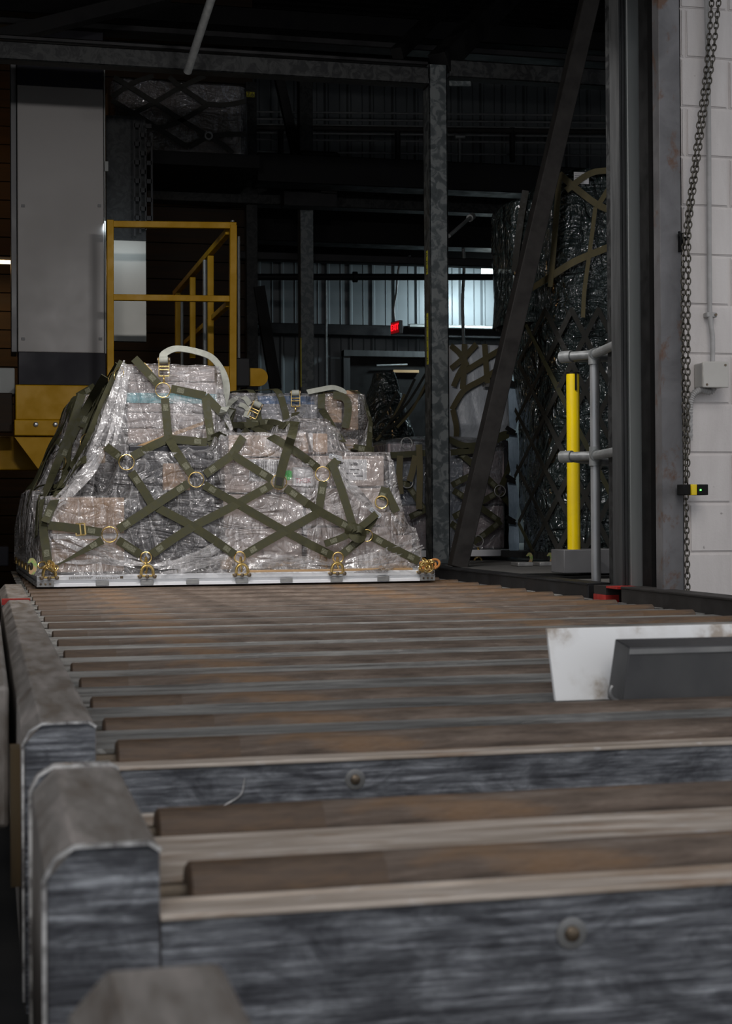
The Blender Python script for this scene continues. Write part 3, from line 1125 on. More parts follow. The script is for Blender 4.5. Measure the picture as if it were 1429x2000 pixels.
text_mesh('red_stamp', 'THEK', .038, Tm, 'red_ink', wb)
lbox('carton', 'brown carton with a white tape strip under the domed film', 'carton', 566, 640, 846, 886, .52, 1.0, 'cardboard')
lbox('tape_strip', None, None, 602, 611, 846, 884, .515, .52, 'white_label')
o = bpy.data.objects['tape_strip']; tag(o, 'short white tape strip on the brown carton under the domed film', 'tape')
lbox('carton', 'low carton bulging at the right end of the pallet', 'carton', 756, 805, 1046, 1104, .28, .9, 'cardboard_pale')
lbox('carton', 'brown carton leaning behind the low right carton', 'carton', 742, 790, 1000, 1044, .60, 1.1, 'cardboard')
# rear row
gb, *_ = lbox('grey_bin', 'large pale grey bin with a blue upper band at the back of the load', 'bin', 462, 632, 770, 850, 1.40, 1.95, 'grey_bin')
decal('blue_band', gb, 500, 614, 773, 790, 1.40, 'blue_band')
lbox('paper_bundle', 'brown wrapped bundle beside the grey bin on top of the load at the back', 'bundle', 634, 668, 766, 826, 1.38, 1.9, 'cardboard')
lbox('paper_bundle', 'brown wrapped bundle at the right end behind the yellow printed strap', 'bundle', 676, 700, 762, 840, 1.42, 1.9, 'cardboard')
lbox('dark_case', 'dark case deep at the left rear of the load behind the side net', 'case', 168, 236, 782, 1040, 1.35, 2.2, 'black_plastic')
lbox('carton', 'carton low in the middle rear supporting the grey bin', 'carton', 452, 700, 856, 1060, 1.40, 2.0, 'cardboard_pale')
lbox('carton', 'brown carton on the left side edge behind the front left cardboard boxes', 'carton', 74, 118, 972, 1100, .95, 1.6, 'cardboard')
lbox('rear_carton', 'carton in the gap behind the black totes below the tall stack', 'carton', 256, 420, 905, 1080, 1.0, 1.3, 'cardboard_pale')
# dunnage
lbox('timber_plank', 'long pale pine plank lying on the pallet along the front edge', 'plank', 488, 806, 1114, 1123, .03, .10, 'pine', bev=.002)
lbox('timber_block', 'pale pine block under the film above the second hook', 'timber block', 432, 454, 1088, 1112, .15, .20, 'pine')
lbox('timber_block', 'pale pine block under the film just left of the third hook', 'timber block', 626, 640, 1084, 1112, .16, .20, 'pine')
lbox('timber_block', 'brown timber block at the right corner ring', 'timber block', 782, 806, 1096, 1113, .14, .20, 'pine')

bm = B(); c = P(838, 1106, pc.y + .06)
for k in range(4):
    ring(bm, c + V3((-.03 + .02 * k, .004 * k, .004 * k)), (.5 - .3 * k, -.6, .6), .030 + .004 * (k % 2), .007, 20)
o = build('rope_coil', bm, 'orange_rope'); tag(o, 'small orange brown rope coil at the right front corner of the aluminium pallet', 'rope')
# ---- olive cargo net over the load
NET = thing('cargo_net', 'olive webbing cargo net with brass rings over the central pallet load', 'cargo net', LM @ V3((PW / 2, PD / 2, PT + .4)))


def path_on(dr, pix, lift=.012, step=9):
    """follow the sheet under a polyline of photo pixels"""
    out, nr = [], []
    for (a, b_) in zip(pix, pix[1:]):
        k = max(2, int(math.hypot(b_[0] - a[0], b_[1] - a[1]) / step))
        for i in range(k + (1 if b_ is pix[-1] else 0)):
            f = i / k
            p, nn = dr.hit(a[0] + (b_[0] - a[0]) * f, a[1] + (b_[1] - a[1]) * f)
            out.append(p); nr.append(nn)
    # taut webbing bridges hollows: smooth depth along the sight direction
    for _ in range(10):
        q = [out[0]] + [(out[i - 1] + out[i] * 1.0 + out[i + 1]) / 3 for i in range(1, len(out) - 1)] + [out[-1]]
        out = q
        m_ = [nr[0]] + [(nr[i - 1] + nr[i] + nr[i + 1]).normalized() for i in range(1, len(nr) - 1)] + [nr[-1]]
        nr = m_
    vd = [(CO - p).normalized() for p in out]
    nr = [(n_ * .35 + v * .65).normalized() for n_, v in zip(nr, vd)]
    # keep clear of the sheet
    def clear(src, lf):
        res = []
        for p, v in zip(src, vd):
            q = p + v * lf
            for _ in range(110):
                lq = dr.I @ q
                if lq.z > dr.h(lq.x, lq.y) + .002:
                    break
                q = q + v * .01
            res.append(q)
        return res
    res = clear(out, lift)
    for _ in range(6):
        res = [res[0]] + [(res[i - 1] + res[i] + res[i + 1]) / 3 for i in range(1, len(res) - 1)] + [res[-1]]
    return clear(res, .002), nr


def strap(pix, w=.047, tags='both', mat='strap_olive', parent=None, lift=.014, name='strap', dr=None):
    pts, nr = path_on(dr or DR, pix, lift)
    tg = {'both': [(.035, .075, .62), (-.075, -.035, .62)], 'start': [(.035, .075, .62)], 'end': [(-.075, -.035, .62)], 'none': []}[tags]
    bm = B(); ribbon(bm, pts, nr, w, .0045, 0, tg)
    o_ = build(name, bm, [mat, 'stitch'], parent or NET)
    return o_


def nring(px, py, R=.042, r=.0030, lift=.02, mat='gold_zinc', nr=None, dr=None, parent=None):
    p, nn = (dr or DR).hit(px, py)
    v = (CO - p).normalized()
    bm = B(); ring(bm, p + v * lift, nr or (nn * .3 + v * .7), R, r)
    return build('ring', bm, mat, parent or NET)


# gathered folds of the film (added after the net helpers exist)
rnd = random.Random(5)
FOLDS = [[(104, 1052), (150, 1068), (210, 1088), (262, 1104)], [(120, 1046), (180, 1062), (236, 1080), (280, 1100)], [(106, 1096), (180, 1092), (260, 1098), (330, 1104)],
         [(300, 1104), (360, 1098), (410, 1082), (446, 1058)], [(310, 1112), (380, 1106), (430, 1094), (470, 1068)], [(330, 1098), (380, 1086), (420, 1070), (448, 1046)],
         [(474, 1104), (540, 1092), (610, 1098), (650, 1108)], [(500, 1090), (560, 1084), (610, 1088), (648, 1100)], [(668, 1106), (730, 1098), (790, 1086), (826, 1062)],
         [(676, 1094), (730, 1080), (780, 1070), (818, 1048)], [(690, 1112), (760, 1106), (815, 1098)], [(246, 708), (236, 760), (222, 820), (205, 872)], [(250, 716), (242, 770), (232, 830), (218, 880)],
         [(243, 706), (226, 760), (206, 820), (186, 868)], [(200, 872), (170, 918), (140, 950), (108, 974)], [(204, 880), (182, 926), (150, 960), (112, 982)], [(652, 900), (676, 935), (700, 965), (724, 985)],
         [(656, 912), (684, 950), (712, 985), (742, 1010)], [(428, 790), (440, 815), (452, 836)], [(600, 800), (570, 822), (545, 850)]]
for f_ in FOLDS:
    for k_ in range(2):
        jit = [(x + rnd.uniform(-4, 4), y + rnd.uniform(-4, 4) + k_ * 5) for x, y in f_]
        pts, nr = path_on(DR, jit, .004, 12)
        bm = B(); m__ = len(pts)
        ribbon(bm, [p + V3((0, 0, .004 * math.sin(i * 1.1 + k_))) for i, p in enumerate(pts)], [(n_ + V3((.5 * math.sin(i * .7 + k_), 0, .6 * math.cos(i * .5)))).normalized() for i, n_ in enumerate(nr)],
               [.005 + .028 * math.sin(PI * min(1, (i + .5) / m__)) for i in range(m__)], .0012)
        build('film_fold', bm, 'film_fold', film_ob)

for s_ in [
    ([(231, 1034), (258, 1016), (298, 990), (340, 962), (368, 944)], 'both'),
    ([(400, 927), (430, 905), (452, 890)], 'start'),
    ([(452, 890), (470, 862), (484, 838)], 'end'),
    ([(256, 922), (278, 952), (298, 987)], 'start'),
    ([(298, 987), (375, 1026), (430, 1062), (458, 1083)], 'end'),
    ([(230, 1055), (252, 1068), (274, 1083)], 'both'),
    ([(296, 1083), (318, 1066), (375, 1027), (430, 1003), (467, 982), (505, 962), (530, 947)], 'both'),
    ([(398, 947), (430, 966), (467, 986), (510, 1011), (556, 1038), (610, 1066), (648, 1085)], 'both'),
    ([(478, 1083), (515, 1061), (556, 1037), (592, 1020), (622, 1001)], 'start'),
    ([(622, 1001), (626, 975), (631, 940)], 'end'),
    ([(454, 888), (490, 911), (530, 936)], 'end'),
    ([(558, 953), (590, 978), (622, 1000), (660, 1018), (690, 1034)], 'both'),
    ([(621, 915), (600, 897), (575, 878), (530, 852), (494, 835)], 'both'),
    ([(322, 778), (324, 815), (329, 856)], 'start'),
    ([(334, 759), (365, 766), (401, 773)], 'start'),
    ([(401, 773), (418, 792), (432, 806)], 'none'),
    ([(310, 752), (292, 734), (272, 708), (262, 700)], 'start'),
    ([(329, 857), (300, 868), (275, 880), (258, 892)], 'end'),
    ([(329, 857), (365, 860), (404, 864)], 'end'),
    ([(329, 857), (345, 886), (358, 908), (374, 926)], 'end'),
    ([(404, 864), (425, 855), (445, 842), (462, 830)], 'start'),
    ([(401, 775), (406, 815), (413, 860)], 'end'),
    ([(198, 1040), (150, 1032), (118, 1027), (94, 1026)], 'start'),
    ([(238, 896), (222, 885), (207, 872)], 'start'),
    ([(628, 800), (650, 832), (668, 862)], 'end'),
    ([(628, 768), (624, 785), (627, 798)], 'none'),
    ([(690, 874), (708, 876), (730, 880)], 'start'),
    ([(641, 916), (650, 906), (661, 896)], 'none'),
    ([(668, 1083), (690, 1062), (708, 1050)], 'both'),
    ([(712, 1040), (724, 1018), (735, 1002)], 'none'),
    ([(724, 1047), (752, 1063), (790, 1083), (818, 1096)], 'both'),
    ([(752, 952), (748, 968), (744, 976)], 'start'),
    ([(752, 955), (762, 975), (774, 1000)], 'none'),
]:
    strap(s_[0], tags=s_[1])
bm = B()
pts, nr = path_on(DR, [(200, 1055), (165, 1075), (135, 1092), (104, 1108)])
ribbon(bm, pts, nr, [.045 - .035 * min(1, i / (len(pts) * .75)) for i in range(len(pts))], .0045, 0, [(.035, .075, .6)])
build('strap', bm, ['strap_olive', 'stitch'], NET)
for (x, y) in ((318, 762), (247, 903), (383, 937), (214, 1044), (545, 941), (630, 926)):
    nring(x, y)
nring(678, 873, .045, nr=V3((0, -.35, 1)))
nring(745, 981, .036, .0045, mat='gold_zinc')
nring(716, 1046, .034)
for (x, y) in ((285, 1089), (468, 1088), (660, 1089)):
    o_ = nring(x, y, .030, .004)
for x in (285, 470, 659):     # hooks from the net rings to the pallet rings
    p, nn = DR.hit(x, 1095)
    q = P(x, 1121, p.y - .02)
    v = (CO - p).normalized()
    bm = B()
    ring(bm, p + v * .03 + V3((0, 0, -.004)), (1, .2, 0), .014, .004, 14, squash=1.8, xdir=(0, 1, 0))
    tube(bm, smooth_path([p + v * .03 + V3((0, 0, -.03)), (p + v * .03).lerp(q, .6) + V3((.004, -.01, 0)), q + V3((.0, -.012, .004)), q + V3((-.004, .006, .012))], 5), .005, 8)
    build('snap_hook', bm, 'gold_zinc', NET)


# corner fittings: clusters of rings and hooks
def cluster(px, py, seed, k=7, s=.032):
    rnd = random.Random(seed)
    p0 = P(px, py, pc.y + .0)
    for i in range(k):
        c = p0 + V3((rnd.uniform(-s, s) * 1.2, -.03 + rnd.uniform(-.02, .02), rnd.uniform(-.4, 1) * s))
        bm = B(); ring(bm, c, (rnd.uniform(-1, 1), rnd.uniform(-1, .2), rnd.uniform(-1, 1)), rnd.uniform(.014, .030), .0042, 18)
        build('shackle', bm, 'gold_zinc', NET)


cluster(94, 1108, 3)
cluster(834, 1106, 5)


def flat_hook(px, py, Y, size, mat='zinc_iridescent', parent=None, rot=0):
    c = P(px, py, Y)
    out = []
    for i in range(15):
        a = -.7 * PI + 1.55 * PI * i / 14
        R = size * (1 if i < 13 else .9)
        out.append((math.cos(a) * R * .62, math.sin(a) * R))
    inn = []
    for i in range(15):
        a = -.62 * PI + 1.35 * PI * i / 14
        inn.append((math.cos(a) * size * .28 - size * .1, math.sin(a) * size * .48))
    bm = B()
    R3 = Matrix.Rotation(rot, 3, 'Y')
    fr = [[bm.verts.new(c + R3 @ V3((x, dy, z))) for x, z in lst] for lst in (out, inn) for dy in (-.003, .003)]
    for i in range(14):
        bm.faces.new((fr[0][i], fr[0][i + 1], fr[2][i + 1], fr[2][i]))
        bm.faces.new((fr[1][i], fr[3][i], fr[3][i + 1], fr[1][i + 1]))
        bm.faces.new((fr[0][i], fr[1][i], fr[1][i + 1], fr[0][i + 1]))
        bm.faces.new((fr[2][i], fr[2][i + 1], fr[3][i + 1], fr[3][i]))
    for i in (0, 14):
        bm.faces.new((fr[0][i], fr[2][i], fr[3][i], fr[1][i]))
    return build('flat_hook', bm, mat, parent)


flat_hook(62, 1106, pc.y - .02, .045, parent=NET)


def buckle(pix, ang, w=.06, h=.05, mat='gold_zinc', lift=.02, dr=None, parent=None):
    p, nn = (dr or DR).hit(*pix)
    v = (CO - p).normalized()
    x = V3((math.cos(YAW), -math.sin(YAW), 0))
    z = V3((0, 0, 1))
    X = (x * math.cos(ang) + z * math.sin(ang))
    Z = (z * math.cos(ang) - x * math.sin(ang))
    c = p + v * lift
    bm = B()
    cr = [c + X * a * w / 2 + Z * b_ * h / 2 for a, b_ in ((-1, -1), (1, -1), (1, 1), (-1, 1))]
    for i in range(4):
        bar(bm, cr[i], cr[(i + 1) % 4], .008, .008, up=v)
    bar(bm, c - X * w / 2, c + X * w / 2, .007, .010, up=v)
    return build('buckle', bm, mat, parent or NET)


buckle((157, 1034), PI / 2 + .1, .062, .05)
buckle((284, 722), -.85 + PI / 2 + PI / 2, .066, .04)
buckle((655, 893), -.25, .07, .02, 'steel_bright')
buckle((733, 1001), -.7, .07, .02, 'steel_bright')

# ratchet tensioners with white webbing
def ratchet(px, py, ang, label, lift=.03, s=1.0):
    p, nn = DR.hit(px, py)
    v = (CO - p).normalized()
    x = V3((math.cos(YAW), -math.sin(YAW), 0)); z = V3((0, 0, 1))
    X = x * math.cos(ang) + z * math.sin(ang)
    Z = z * math.cos(ang) - x * math.sin(ang)
    c = p + v * lift
    t = thing('ratchet_buckle', label, 'ratchet', c, 'ratchets of the cargo net')
    for sgn in (-1, 1):
        bm = B(); bar(bm, c + X * sgn * .029 * s - Z * .055 * s, c + X * sgn * .029 * s + Z * .05 * s, .004, .022, up=v)
        build('side_plate', bm, 'gold_zinc', t)
        bm = B(); q = c + X * sgn * .033 * s + Z * .036 * s
        tube(bm, [q - X * .003, q + X * .003], .019 * s, 16); build('gear_wheel', bm, 'bronze_dark', t)
    for dz, r_ in ((-.055, .004), (-.018, .004), (.0, .005)):
        bm = B(); tube(bm, [c - X * .03 * s + Z * dz * s, c + X * .03 * s + Z * dz * s], r_, 8); build('cross_bar', bm, 'gold_zinc', t)
    bm = B(); q = c + Z * .036 * s
    tube(bm, [q - X * .024 * s, q + X * .024 * s], .021 * s, 20); build('webbing_roll', bm, 'strap_white', t)
    bm = B(); tube(bm, smooth_path([c - Z * .055 * s, c - Z * .075 * s + v * .01, c - Z * .088 * s], 4), .006, 8); build('end_hook', bm, 'gold_zinc', t)
    return c, X, Z, v


ratchet(320, 716, 0.0, 'brass ratchet with white webbing at the top of the tall wrapped stack')
ratchet(498, 800, -.45, 'brass ratchet lying tilted in the hollow right of the tall wrapped stack', s=1.0)
ratchet(577, 778, 0.0, 'brass ratchet standing against the grey bin above the hanging olive strap', s=.95)
# white webbing loops
p0, _ = DR.hit(320, 706)
Yl = p0.y
lp = smooth_path([P(318, 700, Yl - .02), P(322, 690, Yl), P(345, 681, Yl + .04), P(385, 687, Yl + .08), P(415, 700, Yl + .12), P(436, 730, Yl + .14), P(442, 762, Yl + .14), P(434, 795, Yl + .10), P(428, 806, Yl + .06)], 7)
nr = [V3((-.2, -.75, .6))] * len(lp)
nr = [V3((-.1 + .9 * i / len(lp) * .6, -.75, .75 - .8 * i / len(lp))).normalized() for i in range(len(lp))]
bm = B(); ribbon(bm, lp, nr, .046, .004)
o = build('webbing_strap', bm, ['strap_white', 'stitch']); tag(o, 'loose white webbing strap looping over the tall wrapped stack', 'strap')
for i, (pp, lab) in enumerate([([(432, 812), (440, 796), (458, 780), (476, 776), (488, 790)], 'white webbing strap coil nearest the tall stack in the hollow'),
                               ([(440, 818), (452, 800), (468, 790), (484, 800), (480, 815)], 'inner white webbing strap fold beside the tilted ratchet'),
                               ([(600, 766), (625, 761), (650, 757), (668, 763), (672, 770)], 'white webbing strap lying along the top right of the load')]):
    q = []
    for (x, y) in pp:
        h_, _n = DR.hit(x, y + 10)
        q.append(P(x, y, h_.y))
    q = smooth_path(q, 6)
    bm = B(); ribbon(bm, q, [V3((.0, -.8, .6))] * len(q), .04, .004)
    o = build('webbing_strap', bm, ['strap_white', 'stitch']); tag(o, lab, 'strap')
# hanging olive strap from the centre ratchet to the net ring
Yb_, Yf_ = DR.hit(577, 790)[0].y - .05, DR.hit(556, 895)[0].y - .05
hq = smooth_path([P(577, 806, Yb_), P(575, 825, (Yb_ + Yf_) / 2), P(571, 846, Yf_ - .02), P(563, 872, Yf_ - .02), P(553, 905, Yf_ - .01), P(546, 935, Yf_), P(544, 953, Yf_)], 5)
bm = B(); ribbon(bm, hq, [V3((-.25, -1, .15 + .5 * math.sin(i * .25))) for i in range(len(hq))], .052, .0045, 0, [(-.06, -.015, .7)])
build('hanging_strap', bm, ['strap_olive', 'strap_black'], NET)
strap([(648, 905), (662, 940), (676, 985), (690, 1032)], tags='none', lift=.03, name='hanging_strap', w=.046)
strap([(735, 1003), (718, 1020), (700, 1040), (680, 1052), (655, 1056), (634, 1062)], tags='end', lift=.035, name='strap_tail', w=.04)
strap([(650, 772), (688, 764), (682, 800), (674, 836)], tags='none', lift=.02, name='edge_strap', w=.05)
# knot
kc = None
for i in range(3):
    h_, _n = DR.hit(694, 1040)
    c = h_ + (CO - h_).normalized() * .045
    bm = B()
    pts = [c + V3((math.cos(a) * .034, -.008 + .012 * math.sin(a * 2 + i), math.sin(a) * .030)) for a in [2 * PI * k / 14 + i for k in range(15)]]
    pts = [p + V3(((i - 1) * .012, i * -.006, (i - 1) * -.010)) for p in pts]
    nr = [(p - c).normalized() * .4 + V3((0, -1, .2)) for p in pts]
    ribbon(bm, pts, nr, .04, .004)
    build('knot_loop', bm, ['strap_olive', 'stitch'], NET)
# crumpled webbing in the hollow
rnd = random.Random(11)
for i in range(9):
    x = 442 + i * 13
    pp = [(x, 832 + rnd.uniform(-9, 9)), (x + 12, 818 + rnd.uniform(-10, 8)), (x + 26, 822 + rnd.uniform(-8, 10)), (x + 36, 836 + rnd.uniform(-10, 6))]
    strap(pp, tags='start' if i % 2 else 'none', lift=.03 + .012 * (i % 3), name='loose_fold', w=.04)
# net straps on top, back and left side, in pallet coordinates
def over(path, w=.045, n_=26, lift=.018, tags=()):
    pts, nr = [], []
    q = smooth_path([V3((a, b_, 0)) for a, b_ in path], n_ // max(1, len(path) - 1))
    for v in q:
        pts.append(DR.M @ V3((v.x, v.y, DR.h(v.x, v.y) + lift)))
        nr.append(DR.nrm(v.x, v.y))
    for _ in range(3):
        pts = [pts[0]] + [(pts[i - 1] + pts[i] + pts[i + 1]) / 3 for i in range(1, len(pts) - 1)] + [pts[-1]]
        nr = [nr[0]] + [(nr[i - 1] + nr[i] + nr[i + 1]).normalized() for i in range(1, len(nr) - 1)] + [nr[-1]]
    pts = [p + n_ * .012 for p, n_ in zip(pts, nr)]
    bm = B(); ribbon(bm, pts, nr, w, .0045, 0, [(.035, .075, .62), (-.075, -.035, .62)])
    return build('side_strap', bm, ['strap_olive', 'stitch'], NET)


for a in [[(.02, .25), (.12, .8), (.35, 1.2)], [(.02, .71), (.2, 1.1), (.42, 1.5)], [(.02, .71), (.15, .5), (.3, .35)], [(.02, 1.17), (.2, .8), (.42, .55)],
          [(.02, 1.17), (.2, 1.5), (.4, 1.9)], [(.02, 1.63), (.2, 1.3), (.4, .95)], [(.02, 1.63), (.2, 2.0), (.4, 2.4)], [(.02, 2.1), (.2, 1.8), (.4, 1.5)], [(.02, 2.5), (.2, 2.2), (.4, 2.0)],
          [(.45, 1.0), (.9, 1.2), (1.3, 1.3)], [(.6, .5), (.7, .9), (.9, 1.3)], [(1.1, 1.2), (1.3, 1.7), (1.5, 2.2)], [(1.5, 1.2), (1.35, 1.7), (1.1, 2.2)],
          [(1.9, .7), (1.7, 1.2), (1.5, 1.5)], [(2.2, .5), (2.0, .9), (1.85, 1.3)], [(2.2, 1.3), (2.0, .9), (1.9, .5)], [(2.2, 1.3), (1.95, 1.7), (1.8, 2.1)], [(2.2, 2.1), (2.0, 1.7), (1.85, 1.4)]]:
    over(a)
for pp in ([(232, 712), (210, 745), (196, 775), (182, 812), (165, 850)], [(205, 735), (180, 775), (150, 830), (120, 900)], [(240, 706), (226, 735), (205, 772), (186, 830), (160, 885), (120, 945), (88, 1020)], [(160, 770), (150, 800), (128, 870), (100, 930), (86, 975)],
           [(86, 975), (80, 1020), (88, 1060), (94, 1100)], [(190, 770), (170, 800), (160, 835)], [(150, 775), (168, 765), (185, 755)]):
    strap(pp, tags='end', lift=.02, name='side_strap')
for (x, y) in ((221, 738), (166, 860), (120, 905), (232, 730)):
    nring(x, y, .04, nr=V3((-.8, -.6, .3)))

#@@BACK
# ------------------------------------------------------------------ steelwork
def pbar(bm, a, b_, w, h, mi=0):
    """bar between two photo points (px, py, Y)"""
    bar(bm, P(*a), P(*b_), w, h, mi=mi)


def one(name, label, cat, fn, mat, group=None, bevel=0):
    bm = B(); fn(bm)
    o_ = build(name, bm, mat, bevel=bevel)
    return tag(o_, label, cat, group)


def sz(px, Y):      # pixels to metres at plane Y near the middle of the view
    return px * Y / FPX


# galvanised column in the middle
YC = 10.95
xa, xb = P(840, 600, YC).x, P(876, 600, YC).x
t = thing('steel_column', 'mottled galvanised steel column standing right of the central pallet', 'column', ((xa + xb) / 2, YC, .015))
bm = B()
box(bm, xa, xb, YC, YC + .012, .03, 3.62); box(bm, xa, xa + .012, YC, YC + .16, .03, 3.62); box(bm, xb - .012, xb, YC, YC + .16, .03, 3.62); box(bm, xa, xb, YC + .148, YC + .16, .03, 3.62)
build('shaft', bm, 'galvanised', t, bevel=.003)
bm = B(); box(bm, xa - .04, xb + .04, YC - .04, YC + .2, .015, .03); build('base_plate', bm, 'galvanised_dark', t)
# yellow printed tape with upright figures on the column's left face
for i, (ya, yb, chars) in enumerate(((490, 536, 'I76'), (612, 712, 'LOAD 55'))):
    za, zb = P(836, yb, YC + .08).z, P(836, ya, YC + .08).z
    bm = B(); box(bm, xa - .0015, xa, YC + .06, YC + .10, za, zb); tp = build('tape_strip', bm, 'yellow_tape', t)
    for k in range(5 if i else 3):
        zz = za + (zb - za) * (k + .5) / (5 if i else 3)
        bm = B(); box(bm, xa - .0025, xa - .0014, YC + .068, YC + .092, zz - .012, zz - .006); box(bm, xa - .0025, xa - .0014, YC + .068, YC + .075, zz - .012, zz + .012)
        box(bm, xa - .0025, xa - .0014, YC + .068, YC + .092, zz + .006, zz + .012)
        build('tape_figure', bm, 'ink', tp)

# diagonal brace
one('diagonal_brace', 'dark diagonal steel brace leaning from the column foot up to the top right', 'brace',
    lambda bm: pbar(bm, (893, 1108, 10.6), (1158, -30, 10.6), .115, .12), 'brace_steel', bevel=.006)
# second column further back
Y2 = 17.0
xa, xb = P(587, 600, Y2).x, P(613, 600, Y2).x
t = thing('steel_column', 'slim galvanised column behind the load at the middle with a drive unit halfway up', 'column', ((xa + xb) / 2, Y2, 0))
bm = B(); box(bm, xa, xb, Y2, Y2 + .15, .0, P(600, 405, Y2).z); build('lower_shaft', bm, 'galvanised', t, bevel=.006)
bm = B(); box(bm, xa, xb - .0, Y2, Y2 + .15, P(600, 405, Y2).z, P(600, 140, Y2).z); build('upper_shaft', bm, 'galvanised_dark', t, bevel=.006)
bm = B(); box(bm, xa - .004, xa + .006, Y2 - .006, Y2 + .02, P(600, 756, Y2).z, P(600, 660, Y2).z); build('tape_strip', bm, 'yellow_tape', t)
t = thing('drive_unit', 'dark winch drive unit fixed on the slim column above its bracket plate', 'drive unit', P(605, 405, 16.8))
bm = B(); a, b_ = P(549, 375, 16.9), P(653, 410, 16.9); box(bm, a.x, b_.x, 16.75, 16.95, b_.z, a.z); build('bracket_plate', bm, 'dark_steel', t, bevel=.01)
bm = B(); a, b_ = P(578, 300, 16.8), P(655, 345, 16.8); box(bm, a.x, b_.x, 16.6, 16.95, b_.z, a.z); build('housing', bm, 'black_steel', t, bevel=.03)
bm = B(); a, b_ = P(565, 345, 16.8), P(645, 372, 16.8); box(bm, a.x, b_.x, 16.65, 16.95, b_.z, a.z)
tube(bm, [P(575, 330, 16.7), P(575, 330, 16.95)], .1, 20); build('gearbox', bm, 'black_steel', t, bevel=.01)
bm = B(); a, b_ = P(627, 356, 16.6), P(658, 376, 16.6); box(bm, a.x, b_.x, 16.6, 16.62, b_.z, a.z)
p = P(645, 366, 16.6); tube(bm, [p, p + V3((0, -.03, 0))], .022, 14, mi=1); build('label_plate', bm, ['brace_steel', 'black_steel'], t)

# top beams at the column line
def hbeam(name, label, px0, px1, pyc, Y, hpx, mat, dep=.12, cat='beam', bevel=.004, group=None):
    z = P((px0 + px1) / 2, pyc, Y).z
    h = sz(hpx, Y)
    bm = B()
    x0, x1 = P(px0, pyc, Y).x, P(px1, pyc, Y).x
    box(bm, x0, x1, Y, Y + .012, z - h / 2, z + h / 2)
    box(bm, x0, x1, Y - .0, Y + dep, z + h / 2 - .012, z + h / 2)
    box(bm, x0, x1, Y - .0, Y + dep, z - h / 2, z - h / 2 + .012)
    o_ = build(name, bm, mat, bevel=bevel)
    return tag(o_, label, cat, group)


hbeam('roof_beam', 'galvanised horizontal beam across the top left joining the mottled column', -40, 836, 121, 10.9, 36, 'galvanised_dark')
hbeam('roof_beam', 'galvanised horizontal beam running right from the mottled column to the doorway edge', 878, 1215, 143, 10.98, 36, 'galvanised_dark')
hbeam('roof_beam', 'thin dark steel beam ledge directly above the top left galvanised beam', -40, 836, 96, 11.0, 10, 'dark_steel', dep=.2)
one('angle_clip', 'short pale angle clip under the beam left of the mottled column', 'clip', lambda bm: pbar(bm, (773, 156, 10.95), (836, 158, 10.95), .02, .035), 'galvanised')
one('angle_clip', 'short pale angle clip under the beam right of the mottled column', 'clip', lambda bm: pbar(bm, (876, 163, 11.0), (918, 164, 11.0), .02, .035), 'galvanised')
hbeam('roof_beam', 'dark roof girder highest across the upper background', -40, 1200, 40, 14.5, 40, 'black_steel', dep=.3)
hbeam('roof_beam', 'dark roof purlin lying between the highest girder and the galvanised beam', -40, 1200, 76, 13, 14, 'dark_steel', dep=.2)
one('roof_brace', 'dark sloping roof brace rising left to right at the top left corner', 'brace', lambda bm: pbar(bm, (-20, 78, 12), (330, -10, 12), .14, .10), 'black_steel')
one('roof_brace', 'dark sloping roof brace rising to the right above the mottled column head', 'brace', lambda bm: pbar(bm, (858, 125, 11.0), (1000, -20, 11.8), .14, .16), 'black_steel')
one('roof_brace', 'narrow dark roof brace rising steeply left of the mottled column head', 'brace', lambda bm: pbar(bm, (775, 105, 11.6), (900, -20, 12.6), .09, .09), 'black_steel')
one('hanger_rod', 'grey hanger tube dropping diagonally from the roof at the top', 'rod',
    lambda bm: tube(bm, [P(415, -10, 10.0), P(366, 140, 10.6)], .028, 14), 'handrail_grey')
one('wall_brace', 'dark diagonal brace leaning left at the upper left of the slim column', 'brace', lambda bm: pbar(bm, (543, 145, 17.3), (578, 300, 17.3), .10, .1), 'dark_steel')
one('wall_brace', 'dark diagonal brace leaning across the lower wall behind the load, left of the slim column', 'brace', lambda bm: pbar(bm, (505, 560, 17.2), (538, 760, 17.2), .12, .1), 'black_steel')
hbeam('cross_beam', 'broad dark horizontal beam at the height of the drive unit', 503, 1210, 342, 16.2, 58, 'black_steel', dep=.3)
hbeam('cross_beam', 'dull grey horizontal beam just below the drive unit height', 288, 1010, 388, 17.15, 34, 'galvanised_dark', dep=.2)
hbeam('cross_beam', 'dark horizontal beam across the hall above the dark pipe', 455, 1000, 506, 17.3, 16, 'dark_steel', dep=.15)
hbeam('cross_beam', 'dark beam high between the two galvanised columns and the netted stack', 300, 1000, 440, 18.4, 70, 'black_steel', dep=.3)
one('hall_pipe', 'dark pipe crossing the bright part of the back wall', 'pipe', lambda bm: tube(bm, [P(470, 541, 17.6), P(1010, 541, 17.6).xyz * 1], .038, 14), 'black_steel')
one('pipe_coupling', 'round coupling on the dark pipe right of the slim column', 'coupling', lambda bm: tube(bm, [P(689, 541, 17.6), P(697, 541, 17.6)], .062, 18), 'black_steel')
hbeam('wall_girt', 'girt with a lit top edge along the back wall above the exit lamp door', 505, 1010, 646, 19.7, 22, 'dark_steel', dep=.2)
hbeam('wall_girt', 'grey strip on top of the girt below the bright back wall', 800, 1010, 638, 19.6, 7, 'panel_grey', dep=.1)
one('wall_pipe', 'thin upright conduit on the back wall right of the slim column', 'conduit', lambda bm: tube(bm, [P(636, 548, 19.5), P(637, 760, 19.5)], .016, 10), 'handrail_grey')
